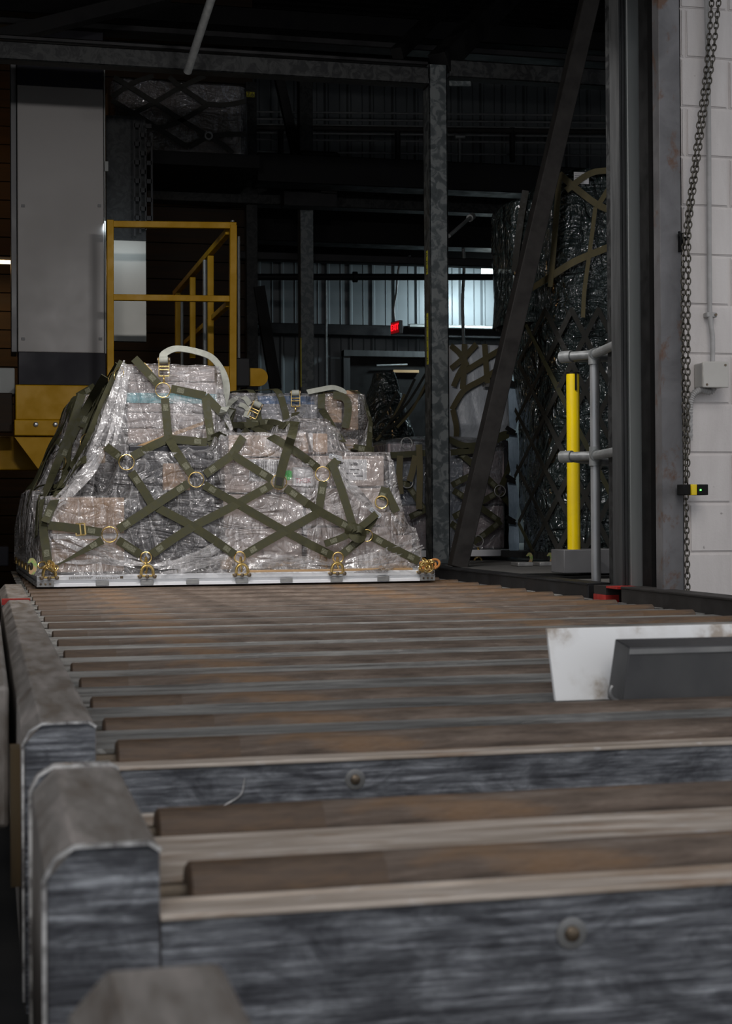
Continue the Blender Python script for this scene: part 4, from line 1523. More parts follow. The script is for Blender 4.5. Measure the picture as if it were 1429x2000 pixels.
one('wall_pipe', 'pale upright conduit just right of the mottled column', 'conduit', lambda bm: tube(bm, smooth_path([P(903, 462, 18.5), P(906, 520, 18.5), P(903, 590, 18.5), P(905, 672, 18.5)], 5), .02, 10), 'handrail_grey')
one('angled_tube', 'thin angled tube with a round end right of the mottled column', 'tube', lambda bm: (tube(bm, [P(876, 461, 11.1), P(918, 425, 12.4)], .014, 12), tube(bm, [P(917, 426, 12.4), P(922, 422, 12.5)], .03, 14)), 'handrail_grey')
# upper walkway railing
t = thing('walkway_railing', 'dark upper walkway railing high on the back wall between the columns', 'railing', P(700, 312, 18.8))
bm = B(); tube(bm, [P(485, 249, 18.8), P(1190, 258, 18.8)], .034, 12); build('top_rail', bm, 'brace_steel', t)
for px in (548, 776, 1000):
    bm = B(); tube(bm, [P(px, 250, 18.8), P(px, 316, 18.8)], .035, 12); build('post', bm, 'dark_steel', t)
for py in (218, 232, 243, 259, 272, 296):
    bm = B(); tube(bm, [P(492, py, 18.9), P(1190, py + 8, 18.9)], .012, 8); build('wire', bm, 'handrail_grey', t)
one('walkway_deck', 'dark walkway slab carrying the upper railing on the back wall', 'walkway', lambda bm: (lambda a, b_: box(bm, a.x, b_.x, 18.55, 19.95, a.z - .25, a.z))(P(480, 315, 18.8), P(1190, 315, 18.8)), 'black_steel')
one('valve_handle', 'small T shaped valve stem beside the upper walkway railing right of the mottled column', 'valve', lambda bm: (tube(bm, [P(897, 268, 18.6), P(897, 326, 18.6)], .016, 10), tube(bm, [P(888, 267, 18.6), P(907, 267, 18.6)], .03, 12)), 'handrail_grey')
bm = B(); xa = P(480, 200, 17.2).x; box(bm, xa, xa + .12, 17.2, 17.3, FZ, P(480, 145, 16.9).z)
o = build('marker_post', bm, 'galvanised_dark'); tag(o, 'grey upright post carrying the yellow 7.6 marker', 'post')
t = thing('height_marker', 'small yellow marker plate reading 7.6 on the grey upright post', 'sign', P(489, 190, 17.19))
bm = B(); a, b_ = P(481, 179, 17.19), P(497, 190, 17.19); box(bm, a.x, b_.x, 17.19, 17.2, b_.z, a.z); build('plate', bm, 'yellow_tape', t)
text_mesh('digits', '7.6', .065, Matrix.Translation(P(489, 184.5, 17.186)) @ Matrix.Rotation(PI / 2, 4, 'X'), 'ink', t)

# exit sign
t = thing('exit_sign', 'small glowing red exit sign hanging in front of the back wall', 'exit sign', P(771, 655, 18.9))
ec = P(771, 640, 18.9)
EM = Matrix.Translation(ec) @ Matrix.Diagonal((.9, .9, .9, 1)) @ Matrix.Rotation(math.radians(-79), 4, 'Z')
bm = B(); box(bm, -.14, .14, .0, .055, -.09, .09, 0, EM); build('housing', bm, 'grey_paint', t, bevel=.006)
bm = B(); box(bm, -.125, .125, -.004, .0, -.075, .075, 0, EM); fc = build('face', bm, 'exit_glow', t)
text_mesh('letters', 'EXIT', .12, EM @ Matrix.Translation((0, -.006, 0)) @ Matrix.Rotation(PI / 2, 4, 'X'), 'exit_red', fc, .002)
one('exit_conduit', 'thin curved conduit dropping to the exit sign', 'conduit', lambda bm: tube(bm, smooth_path([P(800, 500, 19.41), P(784, 512, 19.0), P(777, 530, 18.9), P(774, 570, 18.9), P(769, 600, 18.9), P(770, 624, 18.9)], 6), .014, 8), 'handrail_grey')
# fluorescent wall fitting
t = thing('wall_lamp', 'bright fluorescent lamp fitting in front of the back wall', 'lamp', P(966, 535, 18.9))
a, b_ = P(944, 512, 18.9), P(1000, 521, 18.9)
bm = B(); box(bm, a.x, b_.x, 18.85, 19.05, b_.z, a.z); build('housing', bm, 'grey_paint', t, bevel=.01)
a, b_ = P(946, 521, 18.9), P(998, 534, 18.9)
bm = B(); box(bm, a.x, b_.x, 18.85, 19.05, b_.z, a.z); build('diffuser', bm, 'lamp_cool', t, bevel=.012)
area('wall_lamp_light', P(972, 540, 19.0), (math.radians(25), 0, 0), .5, .2, 68, (.75, .93, 1))
# dark doorway on the back wall
t = thing('door_frame', 'dark loading doorway with a pale steel frame in the back wall', 'doorway', P(760, 900, 19.75))
a = P(670, 684, 19.8); b_ = P(940, 684, 19.8)
bm = B(); box(bm, a.x, a.x + .085, 19.78, 19.9, FZ, a.z); build('frame_post', bm, 'rib_grey', t)
bm = B(); box(bm, b_.x - .085, b_.x, 19.78, 19.9, FZ, a.z); build('frame_post', bm, 'rib_grey', t)
bm = B(); box(bm, a.x, b_.x, 19.76, 19.9, a.z - .075, a.z); build('frame_head', bm, 'rib_grey', t)
bm = B(); box(bm, a.x + .08, b_.x - .08, 19.86, 19.92, FZ, a.z - .07); d_ = build('door_leaf', bm, 'black_rubber', t)
bm = B(); tube(bm, [P(735, 714, 19.8), P(795, 712, 19.8)], .012, 8); build('closer_arm', bm, 'handrail_grey', d_)
bm = B(); a, b_ = P(768, 722, 19.8), P(818, 728, 19.8); box(bm, a.x, b_.x, 19.8, 19.86, b_.z, a.z); build('sill_strip', bm, 'pine', d_)
struct('wall_band', (lambda bm: (box(bm, 2.9, 9.4, 19.4, 19.5, P(700, 512, 19.5).z, P(700, 425, 19.5).z), bm)[1])(B()), 'black_deck')

# ------------------------------------------------------------------ transfer vehicle on the left
YT = 13.0
t = thing('lift_mast', 'tall pale grey sheet metal mast cabinet at the left', 'cabinet', P(118, 750, YT))
a, b_ = P(33, 165, YT), P(204, 690, YT)
bm = B(); box(bm, a.x, b_.x, YT, YT + .45, b_.z, a.z); m_ = build('front_panel', bm, 'white_cabinet', t, bevel=.006)
for (x, y) in ((45, 402), (194, 402), (45, 662), (196, 662)):
    p = P(x, y, YT); bm = B(); box(bm, p.x - .014, p.x + .014, YT - .004, YT, p.z - .012, p.z + .012); build('quarter_turn', bm, 'grey_paint', m_, bevel=.002)
z_ = P(118, 130, YT).z
bm = B(); box(bm, a.x, b_.x, YT, YT + .45, a.z, z_ + .3); build('top_panel', bm, 'cabinet_dark', t, bevel=.004)
bm = B(); c_ = P(118, 752, YT); box(bm, a.x + .004, b_.x + .01, YT, YT + .45, c_.z, b_.z); build('plinth', bm, 'cabinet_dark', t, bevel=.004)
bm = B(); box(bm, a.x - .05, a.x - .006, YT + .02, YT + .4, b_.z, z_ + .3); build('side_strip', bm, 'grey_paint', t, bevel=.004)
bm = B(); box(bm, b_.x + .005, b_.x + .014, YT + .01, YT + .3, b_.z, z_); build('door_edge', bm, 'panel_grey', t)
p = P(207, 325, YT); bm = B(); box(bm, p.x - .012, p.x + .018, YT - .01, YT + .03, p.z - .04, p.z + .04); build('hinge', bm, 'panel_grey', t, bevel=.003)
t = thing('vehicle_chassis', 'yellow steel chassis beam with two bolts behind the left end of the load', 'chassis', P(100, 920, YT - .3))
bm = B(); a, b_ = P(30, 751, YT - .3), P(300, 822, YT - .3); box(bm, a.x, b_.x, YT - .3, YT + .3, b_.z, a.z); m_ = build('beam', bm, 'yellow_paint', t, bevel=.008)
bm = B(); a, b_ = P(28, 822, YT - .32), P(300, 852, YT - .32); box(bm, a.x, b_.x, YT - .32, YT + .3, b_.z, a.z + .01); build('lower_flange', bm, 'yellow_paint', t, bevel=.006)
for px in (70, 108):
    p = P(px, 829, YT - .32); bm = B(); tube(bm, [p, p + V3((0, -.012, 0)), p + V3((0, -.018, 0))], [.021, .019, .010], 14); build('bolt', bm, 'steel_bright', m_)
bm = B()
q = [P(28, 853, YT - .28), P(300, 853, YT - .28), P(120, 948, YT - .28), P(70, 915, YT - .28)]
slab(bm, [P(28, 853, YT - .28), P(74, 915, YT - .28), P(110, 915, YT - .28), P(110, 853, YT - .28)], V3((0, .03, 0)))
build('gusset', bm, 'yellow_paint', t)
bm = B(); a, b_ = P(-60, 852, YT + .2), P(75, 918, YT + .2); box(bm, a.x, b_.x, YT + .2, YT + .5, b_.z, a.z); build('side_beam', bm, 'yellow_paint', t, bevel=.01)
one('grey_housing', 'grey metal housing at the left border beside the mast plinth', 'housing', lambda bm: (lambda a, b_: box(bm, a.x, b_.x, 12.9, 13.2, b_.z, a.z))(P(-60, 717, 12.9), P(29, 770, 12.9)), 'panel_grey', bevel=.01)
one('dark_housing', 'dark brown box beneath the grey housing at the left border', 'housing', lambda bm: (lambda a, b_: box(bm, a.x, b_.x, 12.8, 12.95, b_.z + .01, a.z))(P(-60, 772, 13.1), P(24, 850, 13.1)), 'brown_siding', bevel=.01)
one('side_box', 'small blue grey box low at the left border beside the pallet film', 'box', lambda bm: (lambda a, b_: box(bm, a.x, b_.x, 12.2, 12.6, b_.z, a.z))(P(-40, 1068, 12.2), P(17, 1106, 12.2)), 'cabinet_dark', bevel=.01)
t = thing('warm_wall_lamp', 'warm glowing lamp fitting on the slatted wall at the left border', 'lamp', P(0, 520, 16.9))
a, b_ = P(-90, 508, 16.9), P(24, 516, 16.9)
bm = B(); box(bm, a.x, b_.x, 16.8, 16.9, b_.z, a.z); build('tube_light', bm, 'lamp_warm', t, bevel=.01)
bm = B(); box(bm, a.x - .02, b_.x + .02, 16.8, 16.95, a.z, a.z + .03); build('housing', bm, 'panel_grey', t)
area('warm_light', P(-20, 520, 16.75), (0, 0, 0), .6, .15, 9, (1, .62, .28))
area('warm_light_up', P(-25, 300, 16.2), (math.radians(90), 0, 0), .5, .5, 4, (1, .55, .22))
# steel duct with perforated edge
t = thing('steel_duct', 'polished sheet steel duct panel behind the yellow railing', 'duct', P(248, 668, 13.7))
a, b_ = P(207, 225, 13.7), P(286, 668, 13.7)
bm = B(); box(bm, a.x, b_.x, 13.7, 13.75, P(250, 470, 13.7).z, a.z); build('upper_sheet', bm, 'galvanised_dark', t)  # same metal as below; darker colour stands in for its dark reflection
bm = B(); box(bm, a.x, b_.x, 13.69, 13.76, b_.z, P(250, 470, 13.7).z); build('lower_sheet', bm, 'sheet_steel', t, bevel=.003)
area('duct_glint_light', P(262, 440, 13.0), (math.radians(70), 0, 0), .5, .12, 1.6, (.8, .92, 1))  # added light for the bright patch on the duct, no lamp here
bm = B()
for j, px in enumerate((262, 273, 284, 296)):
    x = P(px, 350, 13.6).x; box(bm, x - .008, x + .008, 13.58, 13.6, P(px, 462 - j * 6, 13.6).z, P(px, 236 + j * 8, 13.6).z)
for j in range(3):
    xa, xb = P(262 + j * 11.3, 350, 13.6).x, P(273 + j * 11.3, 350, 13.6).x
    for k in range(7):
        y = 246 + k * 36 + (j % 2) * 18
        if y < 462:
            z_ = P(270, y, 13.6).z; box(bm, xa, xb, 13.58, 13.6, z_ - .018, z_ + .018)
build('perforated_edge', bm, 'dark_steel', t)

# yellow railing
YR = 12.5
t = thing('yellow_railing', 'yellow painted steel railing frame and stair handrail above the load', 'railing', P(335, 715, YR))
rp = lambda a, b_, w=.045, mat='yellow_paint', nm='rail': (lambda bm: (bar(bm, P(*a), P(*b_), w, w), build(nm, bm, mat, t, bevel=.004)))(B())
rp((215, 430, YR), (216, 1142, YR), .052, nm='post'); rp((455, 440, YR), (453, 1142, YR), .055, nm='post')
rp((209, 438, YR + .003), (461, 441, YR + .003), .050); rp((221, 581, YR), (448, 584, YR), .048)
bm = B(); a, b_ = P(221, 712, YR), P(448, 760, YR); box(bm, a.x, b_.x, YR, YR + .01, b_.z, a.z); build('toe_board', bm, 'yellow_paint', t)
rp((446, 452, YR + .1), (342, 574, 15.4), .05, nm='stair_rail'); rp((446, 594, YR + .1), (356, 676, 15.4), .045, nm='stair_rail')
for (x, ya, yb, Y) in ((411, 500, 715, 13.4), (376, 542, 700, 14.2), (347, 572, 690, 15.2)):
    rp((x, ya, Y), (x, yb, Y), .05, nm='post')
bm = B(); p = P(454, 434, YR); tube(bm, [p, p + V3((0, 0, .012))], [.018, .016], 14); tube(bm, [p + V3((0, 0, .012)), p + V3((0, 0, .02))], [.016, .006], 14); build('cap', bm, 'steel_bright', t)
for (x, ya, yb, Y, w_) in ((466, 462, 1050, 12.8, .012), (400, 508, 1050, 13.6, .018), (355, 588, 1020, 15.0, .014)):
    one('gate_tube', {466: 'slim pale upright tube right behind the yellow railing end post', 400: 'blue grey upright tube inside the yellow stair rail', 355: 'thinnest pale upright tube at the far yellow stair post'}[x], 'tube',
        lambda bm: tube(bm, [P(x, ya, Y), V3((P(x, yb, Y).x, Y, FZ))], w_, 12), 'handrail_grey')
t = thing('bumper_arm', 'yellow rounded bumper arm end right of the railing post', 'bumper', P(505, 755, 12.6))
bm = B(); a, b_ = P(485, 719, 12.6), P(506, 754, 12.6); box(bm, a.x, b_.x, 12.602, 12.658, b_.z, a.z)
tube(bm, [V3((b_.x, 12.6, (a.z + b_.z) / 2)), V3((b_.x, 12.66, (a.z + b_.z) / 2))], (a.z - b_.z) / 2, 28); build('arm', bm, 'yellow_paint', t)
bm = B(); a, b_ = P(455, 700, 12.6), P(486, 756, 12.6); box(bm, a.x, b_.x, 12.54, 12.66, b_.z, a.z); build('bracket', bm, 'dark_steel', t, bevel=.01)


# ------------------------------------------------------------------ bulky wrapped loads further back
class Wrap:
    """rounded upright bulk: outline by angle, bulging and wrinkled with height"""
    def __init__(s, x0, x1, y0, y1, z0, z1, amp=.03, sd=0, pw=6.0, lean=0.0, prof=None):
        s.c = V3(((x0 + x1) / 2, (y0 + y1) / 2, 0)); s.a, s.b = (x1 - x0) / 2, (y1 - y0) / 2
        s.z0, s.z1, s.amp, s.sd, s.pw, s.prof = z0, z1, amp, sd, pw, prof
        s.x0, s.x1, s.y0, s.y1 = x0, x1, y0, y1

    def pt(s, th, f, lift=0):
        c, q = math.cos(th), math.sin(th)
        r = 1 / ((abs(c) ** s.pw + abs(q) ** s.pw) ** (1 / s.pw))
        k = s.prof(f) if s.prof else (1 - .5 * max(0, (f - .93) / .07) ** 2)
        x, y = s.a * c * r * k, s.b * q * r * k
        z = s.z0 + (s.z1 - s.z0) * f
        n_ = V3((c, q, 0))
        d = s.amp * (noise.noise(V3((x * 2.2, y * 2.2, z * 2 + s.sd))) * 1.2 + .5 * abs(noise.noise(V3((x * 8, y * 8, z * 3 + s.sd)))))
        return s.c + V3((x, y, z)) + n_ * (d + lift)

    def mesh(s, nt=150, nz=90):
        bm = B()
        g = [[bm.verts.new(s.pt(2 * PI * i / nt, j / nz)) for i in range(nt)] for j in range(nz + 1)]
        for j in range(nz):
            for i in range(nt):
                k = (i + 1) % nt
                bm.faces.new((g[j][i], g[j][k], g[j + 1][k], g[j + 1][i]))
        top = bm.verts.new(s.c + V3((0, 0, s.z1 + .02)))
        for i in range(nt):
            bm.faces.new((g[nz][i], g[nz][(i + 1) % nt], top))
        return bm

    def hit(s, px, py, lift):
        d = ray(px, py)
        k0 = (s.y0 - .3) / d.y
        n_ = 700
        best = None
        for i in range(n_):
            p = CO + d * (k0 + (s.y1 - s.y0 + .5) / d.y * i / n_)
            f = min(1, max(0, (p.z - s.z0) / (s.z1 - s.z0)))
            k = s.prof(f) if s.prof else 1
            X, Y = (p.x - s.c.x) / ((s.a) * k + lift), (p.y - s.c.y) / (s.b * k + lift)
            v = abs(X) ** s.pw + abs(Y) ** s.pw
            if best is None or v < best[0]:
                best = (v, p, V3((X, Y, 0)))
            if v < 1:
                break
        q = best[2]
        n_ = V3((math.copysign(abs(q.x) ** (s.pw - 1), q.x) / s.a, math.copysign(abs(q.y) ** (s.pw - 1), q.y) / s.b, 0))
        return best[1], (n_.normalized() if n_.length > 1e-6 else V3((0, -1, 0)))

    def front(s, x, z, lift=.02):
        """point on the near face for a world x and height z"""
        f = min(1, max(0, (z - s.z0) / (s.z1 - s.z0)))
        best = None
        for i in range(160):
            th = PI + PI * i / 159
            p = s.pt(th, f, lift)
            e = abs(p.x - x)
            if best is None or e < best[0]:
                best = (e, p)
        return best[1]


def wrap_strap(wr, pix, Y, net, w=.045, mat='strap_black', tags='none', lift=.02, nm='strap', sub=5):
    pts = []
    for (a, b_) in zip(pix, pix[1:]):
        for i in range(sub):
            f = i / sub
            pts.append((a[0] + (b_[0] - a[0]) * f, a[1] + (b_[1] - a[1]) * f))
    pts.append(pix[-1])
    out, nn = [], []
    for (x, y) in pts:
        p, n_ = wr.hit(x, y, lift + wr.amp * .9)
        out.append(p); nn.append(n_)
    for _ in range(2):
        out = [out[0]] + [(out[i - 1] + out[i] + out[i + 1]) / 3 for i in range(1, len(out) - 1)] + [out[-1]]
        nn = [nn[0]] + [(nn[i - 1] + nn[i] + nn[i + 1]).normalized() for i in range(1, len(nn) - 1)] + [nn[-1]]
    bm = B()
    tg = {'both': [(.035, .08, .62), (-.08, -.035, .62)], 'none': [], 'end': [(-.08, -.035, .62)]}[tags]
    ribbon(bm, out, nn, w, .005, 0, tg)
    return build(nm, bm, [mat, 'stitch'], net)


# tall dark stack at the right
TY = 10.9
xl = P(1086, 900, TY).x
big = Wrap(xl, xl + 2.2, TY, TY + 1.0, .10, 2.93, .05, 3, 7, prof=lambda f: 1 - .03 * max(0, (f - .80) / .2) - .10 * max(0, (f - .95) / .05) ** 2)
t = thing('netted_stack', 'tall stack wrapped in dark crinkled film under a dark diamond net at the right', 'netted pallet load', (xl + 1.1, TY + .5, .02))
build('dark_film_wrap', big.mesh(), 'dark_film', t)
bm = B(); box(bm, xl + .12, xl + 2.1, TY + .12, TY + .9, .10, 2.6); build('cargo_block', bm, 'black_plastic', t, bevel=.03)
# shoulder on its left in pale grey film
xs = P(984, 500, 11.55).x
sh = Wrap(xs, xs + .5, 11.3, 12.0, 1.83, 2.80, .03, 9, 4)
build('side_film_wrap', sh.mesh(80, 50), 'dark_film', t)
bm = B(); p = P(1134, 352, TY); a, b_ = P(1120, 336, TY - .03), P(1149, 360, TY - .03)
box(bm, a.x, b_.x, TY - .035, TY - .03, b_.z, a.z); lb = build('paper_label', bm, 'white_label', t)
bm = B()
for k in range(6):
    a, b_ = P(1122, 339 + k * 3.4, TY - .036), P(1122 + (20, 12, 16, 24, 14, 18)[k], 340.6 + k * 3.4, TY - .036)
    box(bm, a.x, b_.x, TY - .0365, TY - .0352, b_.z, a.z)
build('label_print', bm, 'ink', lb)
for k in range(-9, 12):       # diamond lattice round the corner of the stack
    for sgn in (1, -1):
        seg = [(1090 + k * 52 + sgn * (1085 - y) * .5 - sgn * 110, y) for y in range(1086, 585, -22)]
        seg = [(x, y) for x, y in seg if 1004 < x < 1222 and y > 590 + max(0, 1060 - x) * .6]
        if len(seg) > 2:
            wrap_strap(big, seg, TY, t, .036, lift=.01, mat='strap_olive' if (k % 4 == 1 and sgn < 0) else 'strap_black', nm='net_strap', sub=1)
for k_, (pp, w_) in enumerate([([(1092, 340), (1120, 365), (1165, 400), (1200, 415)], .05), ([(1092, 345), (1086, 420), (1080, 500), (1074, 560)], .04), ([(1105, 372), (1140, 345), (1160, 335), (1200, 332)], .045),
               ([(1165, 405), (1182, 378), (1200, 350)], .035), ([(1162, 405), (1158, 440), (1150, 500), (1140, 570), (1138, 620)], .03),
               ([(1040, 562), (1075, 540), (1120, 510), (1200, 478)], .05)]):
    wrap_strap(big, pp, TY, t, w_, 'strap_tan', nm='top_strap', lift=.035)
wrap_strap(sh, [(1026, 372), (1016, 430), (1004, 530)], TY + .55, t, .05, 'strap_black', nm='top_strap', lift=.03)
# blue grey hanging webbing with buckles at its left edge
for i, (ya, yb) in enumerate(((752, 838), (846, 930), (940, 1012), (1020, 1090))):
    pts = smooth_path([P(998 + (i % 2) * 4, ya, 11.8), P(1003, (ya + yb) / 2, 11.76), P(1001 + (i % 2) * 3, yb, 11.8)], 5)
    bm = B(); ribbon(bm, pts, [V3((-.2, -1, 0))] * len(pts), [.06, .066, .07, .076, .08, .082, .08, .075, .066, .058, .05], .02)
    build('blue_webbing', bm, ['strap_blue', 'stitch'], t)
    bm = B(); c = P(998, ya - 6, 11.75)
    bar(bm, c + V3((-.04, 0, .02)), c + V3((.03, 0, -.02)), .02, .03); bar(bm, c + V3((-.035, 0, -.02)), c + V3((.035, 0, -.035)), .015, .02)
    build('cam_buckle', bm, 'black_steel', t)
bm = B(); box(bm, xl - .08, xl + 2.2, TY - .04, TY + 1.05, .05, .10); build('pallet_base', bm, 'galvanised_dark', t)
for x in (1032, 1072):
    flat_hook(x, 1092, TY - .12, .048, parent=t, rot=.2)
    bm = B(); tube(bm, smooth_path([P(x + 3, 1100, TY - .12), P(x + 10, 1108, TY - .14), P(x + 6, 1118, TY - .1)], 4), .008, 8); build('hook_link', bm, 'bronze_dark', t)
for (x0_, x1_) in ((1004, 1034), (1046, 1088)):
    a, b_ = P(x0_, 1104, TY - .3), P(x1_, 1112, TY - .3)
    one('deck_lock', 'small grey pallet lock block on the deck below the %s hook of the dark stack' % ('left' if x0_ < 1020 else 'right'), 'lock block', lambda bm: box(bm, a.x, b_.x, TY - .38, TY - .22, .016, .045), 'lug_grey', bevel=.006)

# lower netted load between column and brace
MY = 12.2
x0_, x1_ = P(757, 950, MY).x, P(992, 950, MY).x
mid = Wrap(x0_, x1_, MY, MY + 1.0, .10, 1.02, .03, 21, 9)
t = thing('netted_load', 'lower net covered load with pale boxes between the column and the dark stack', 'netted pallet load', ((x0_ + x1_) / 2, MY + .8, .05))
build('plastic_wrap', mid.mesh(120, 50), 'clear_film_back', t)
bm = B(); box(bm, x0_ - .1, x1_ + .02, MY - .1, MY + 1.05, .05, .10); build('pallet_base', bm, 'aluminium', t)
M('box_blue_grey', (.24, .28, .34), (.34, .38, .44), .5, scale=4)
M('box_mauve', (.36, .30, .31), (.46, .39, .40), .6, scale=4)
cols = ['box_mauve', 'box_blue_grey', 'box_mauve', 'box_blue_grey', 'box_mauve', 'box_mauve']
i = 0
for (a0, a1, ya, yb) in ((758, 812, 866, 905), (758, 830, 905, 985), (758, 840, 988, 1085), (845, 905, 880, 1085), (905, 985, 880, 985), (905, 985, 988, 1085)):
    a, b_ = P(a0, ya, MY + .05), P(a1, yb, MY + .05)
    bm = B(); box(bm, a.x, b_.x, MY + .05, MY + .95, max(.11, b_.z), a.z); build('inner_carton', bm, cols[i], t, bevel=.01); i += 1
for pp, tg in [([(892, 880), (930, 912), (972, 955)], 'both'), ([(972, 962), (930, 985), (885, 1010)], 'both'), ([(980, 948), (990, 925), (996, 900)], 'none'), ([(978, 965), (995, 985)], 'none'),
           ([(885, 958), (930, 985), (975, 1018)], 'both'), ([(978, 1018), (950, 1040), (932, 1055)], 'both'), ([(932, 1060), (905, 1040), (880, 1022)], 'both'), ([(882, 948), (905, 935), (930, 925)], 'both'),
           ([(762, 945), (800, 945)], 'both'), ([(798, 950), (815, 975), (830, 1000)], 'both'), ([(800, 1010), (830, 995)], 'both'), ([(745, 890), (790, 888), (830, 885)], 'none')]:
    wrap_strap(mid, pp, MY, t, .05, 'strap_olive', tg, nm='net_strap', sub=3, lift=.03)
for (x, y) in ((976, 959), (794, 866), (795, 942), (933, 1057)):
    p = P(x, y, MY - .07); bm = B(); ring(bm, p, (0, -1, .1), .045, .005); build('ring', bm, 'lug_grey', t)
for pp in ([(781, 890), (779, 930), (782, 965)], [(818, 868), (820, 920), (818, 995)], [(811, 890), (804, 925), (799, 940)]):
    wrap_strap(mid, pp, MY, t, .05, 'strap_tan', nm='hanging_strap', lift=.06)
bm = B(); c = P(933, 1068, MY - .07); tube(bm, smooth_path([c, c + V3((.01, 0, -.05)), c + V3((-.01, 0, -.09))], 4), .009, 8); ring(bm, c + V3((0, 0, -.11)), (0, -1, 0), .03, .008, 14); build('snap_hook', bm, 'gold_zinc', t)

# pale bag load above it
BY = 13.4
x0_, x1_ = P(880, 800, BY).x, P(1010, 800, BY).x
bag = Wrap(x0_, x1_, BY, BY + .9, 1.0, P(930, 672, BY).z, .05, 33, 4, prof=lambda f: (1 - .16 * f * f) * (.80 + .2 * min(1, f * 5)))
t = thing('netted_bag_load', 'pale grey wrapped bulk under tan straps just right of the column', 'netted pallet load', ((x0_ + x1_) / 2, BY + .65, .05))
build('pale_wrap', bag.mesh(110, 60), 'bag_white', t)
bm = B(); box(bm, x0_ + .04, x1_ - .04, BY + .12, BY + .85, .06, 1.05); build('lower_cargo', bm, 'black_plastic', t, bevel=.02)
for pp in ([(880, 720), (905, 700), (930, 672)], [(892, 735), (940, 705), (985, 678)], [(882, 800), (905, 760), (945, 740), (980, 715)], [(907, 672), (906, 715), (903, 760)], [(946, 672), (950, 730), (952, 755)], [(880, 675), (898, 690), (912, 715)], [(884, 800), (892, 835), (890, 865)], [(885, 755), (896, 730), (905, 715)]):
    wrap_strap(bag, pp, BY, t, .05, 'strap_tan', nm='net_strap', lift=.03)
p = P(951, 752, BY - .07); bm = B(); bar(bm, p + V3((-.04, 0, 0)), p + V3((.04, 0, 0)), .02, .03); build('buckle', bm, 'steel_bright', t)
for pp in ([(876, 858), (905, 872), (950, 868), (990, 850)], [(880, 884), (920, 880), (955, 876)], [(960, 862), (985, 846), (1000, 852)]):
    wrap_strap(mid, pp, MY, t, .05, 'strap_olive', nm='loose_strap', lift=.05)

# dark tarpaulin heap behind, with slack ropes
DY = 15.0
x0_, x1_ = P(716, 820, DY).x, P(862, 820, DY).x
hp = Wrap(x0_, x1_, DY, DY + 1.6, .05, P(800, 715, DY).z, .08, 44, 3, prof=lambda f: 1 - .75 * f ** 1.5)
t = thing('tarpaulin_heap', 'dark tarpaulin covered heap with slack ropes left of the column', 'tarpaulin load', ((x0_ + x1_) / 2, DY + .8, .02))
build('tarpaulin', hp.mesh(110, 60), 'dark_film', t)
for i, (a, b_) in enumerate((((775, 835), (834, 745)), ((760, 825), (834, 725)), ((745, 850), (810, 740)), ((735, 860), (790, 770)), ((720, 838), (775, 765)), ((750, 842), (832, 760)))):
    pa, pb = P(a[0], a[1], DY - .15), P(b_[0], b_[1], DY + .1)
    md = (pa + pb) / 2 + V3((0, 0, -.05)); bm = B(); q = smooth_path([pa, md, pb], 6)
    ribbon(bm, q, [V3((0, -1, .3))] * len(q), .025, .005); build('slack_strap', bm, ['strap_tan' if i in (0, 3) else 'strap_black', 'stitch'], t)

# netted load high on the upper level, left
UY = 16.0
t = thing('elevated_load', 'net covered load high on the upper level at the left', 'netted pallet load', P(350, 312, UY + .6))
x0_, x1_ = P(216, 230, UY).x, P(484, 230, UY).x
zt, zb_ = P(350, 150, UY).z, P(350, 304, UY).z
up_ = Wrap(x0_, x1_, UY, UY + 1.0, zb_, zt, .04, 55, 8)
M('brown_bundle', (.08, .058, .04), (.12, .088, .062), .6, scale=5)
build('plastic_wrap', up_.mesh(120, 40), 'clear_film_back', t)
bm = B(); box(bm, x0_ + .06, x1_ - .06, UY + .06, UY + .92, zb_ + .003, zt - .03); build('cargo_block', bm, 'brown_bundle', t, bevel=.03)
for pp in ([(218, 190), (260, 160), (300, 148)], [(222, 150), (258, 172), (302, 200), (356, 236), (408, 266)], [(330, 150), (352, 170), (405, 205)], [(405, 205), (356, 236), (310, 252), (290, 245)], [(400, 148), (352, 170), (302, 200), (218, 245)],
           [(218, 196), (262, 222), (310, 252), (368, 288)], [(408, 266), (368, 288)], [(405, 203), (440, 206), (478, 198)], [(410, 266), (445, 262), (480, 262)], [(408, 266), (440, 285), (455, 300)]):
    wrap_strap(up_, pp, UY, t, .05, 'strap_black', nm='net_strap', lift=.04, sub=4)
p = P(407, 265, UY - .07); bm = B(); ring(bm, p, (0, -1, 0), .035, .012); build('ring', bm, 'lug_grey', t)
bm = B(); box(bm, P(290, 312, UY).x, P(500, 312, UY).x, UY - .2, UY + 1.1, P(350, 330, UY).z, zb_ - .002)
o = build('upper_deck', bm, 'black_steel'); tag(o, 'dark upper level deck slab carrying the high netted load', 'platform')

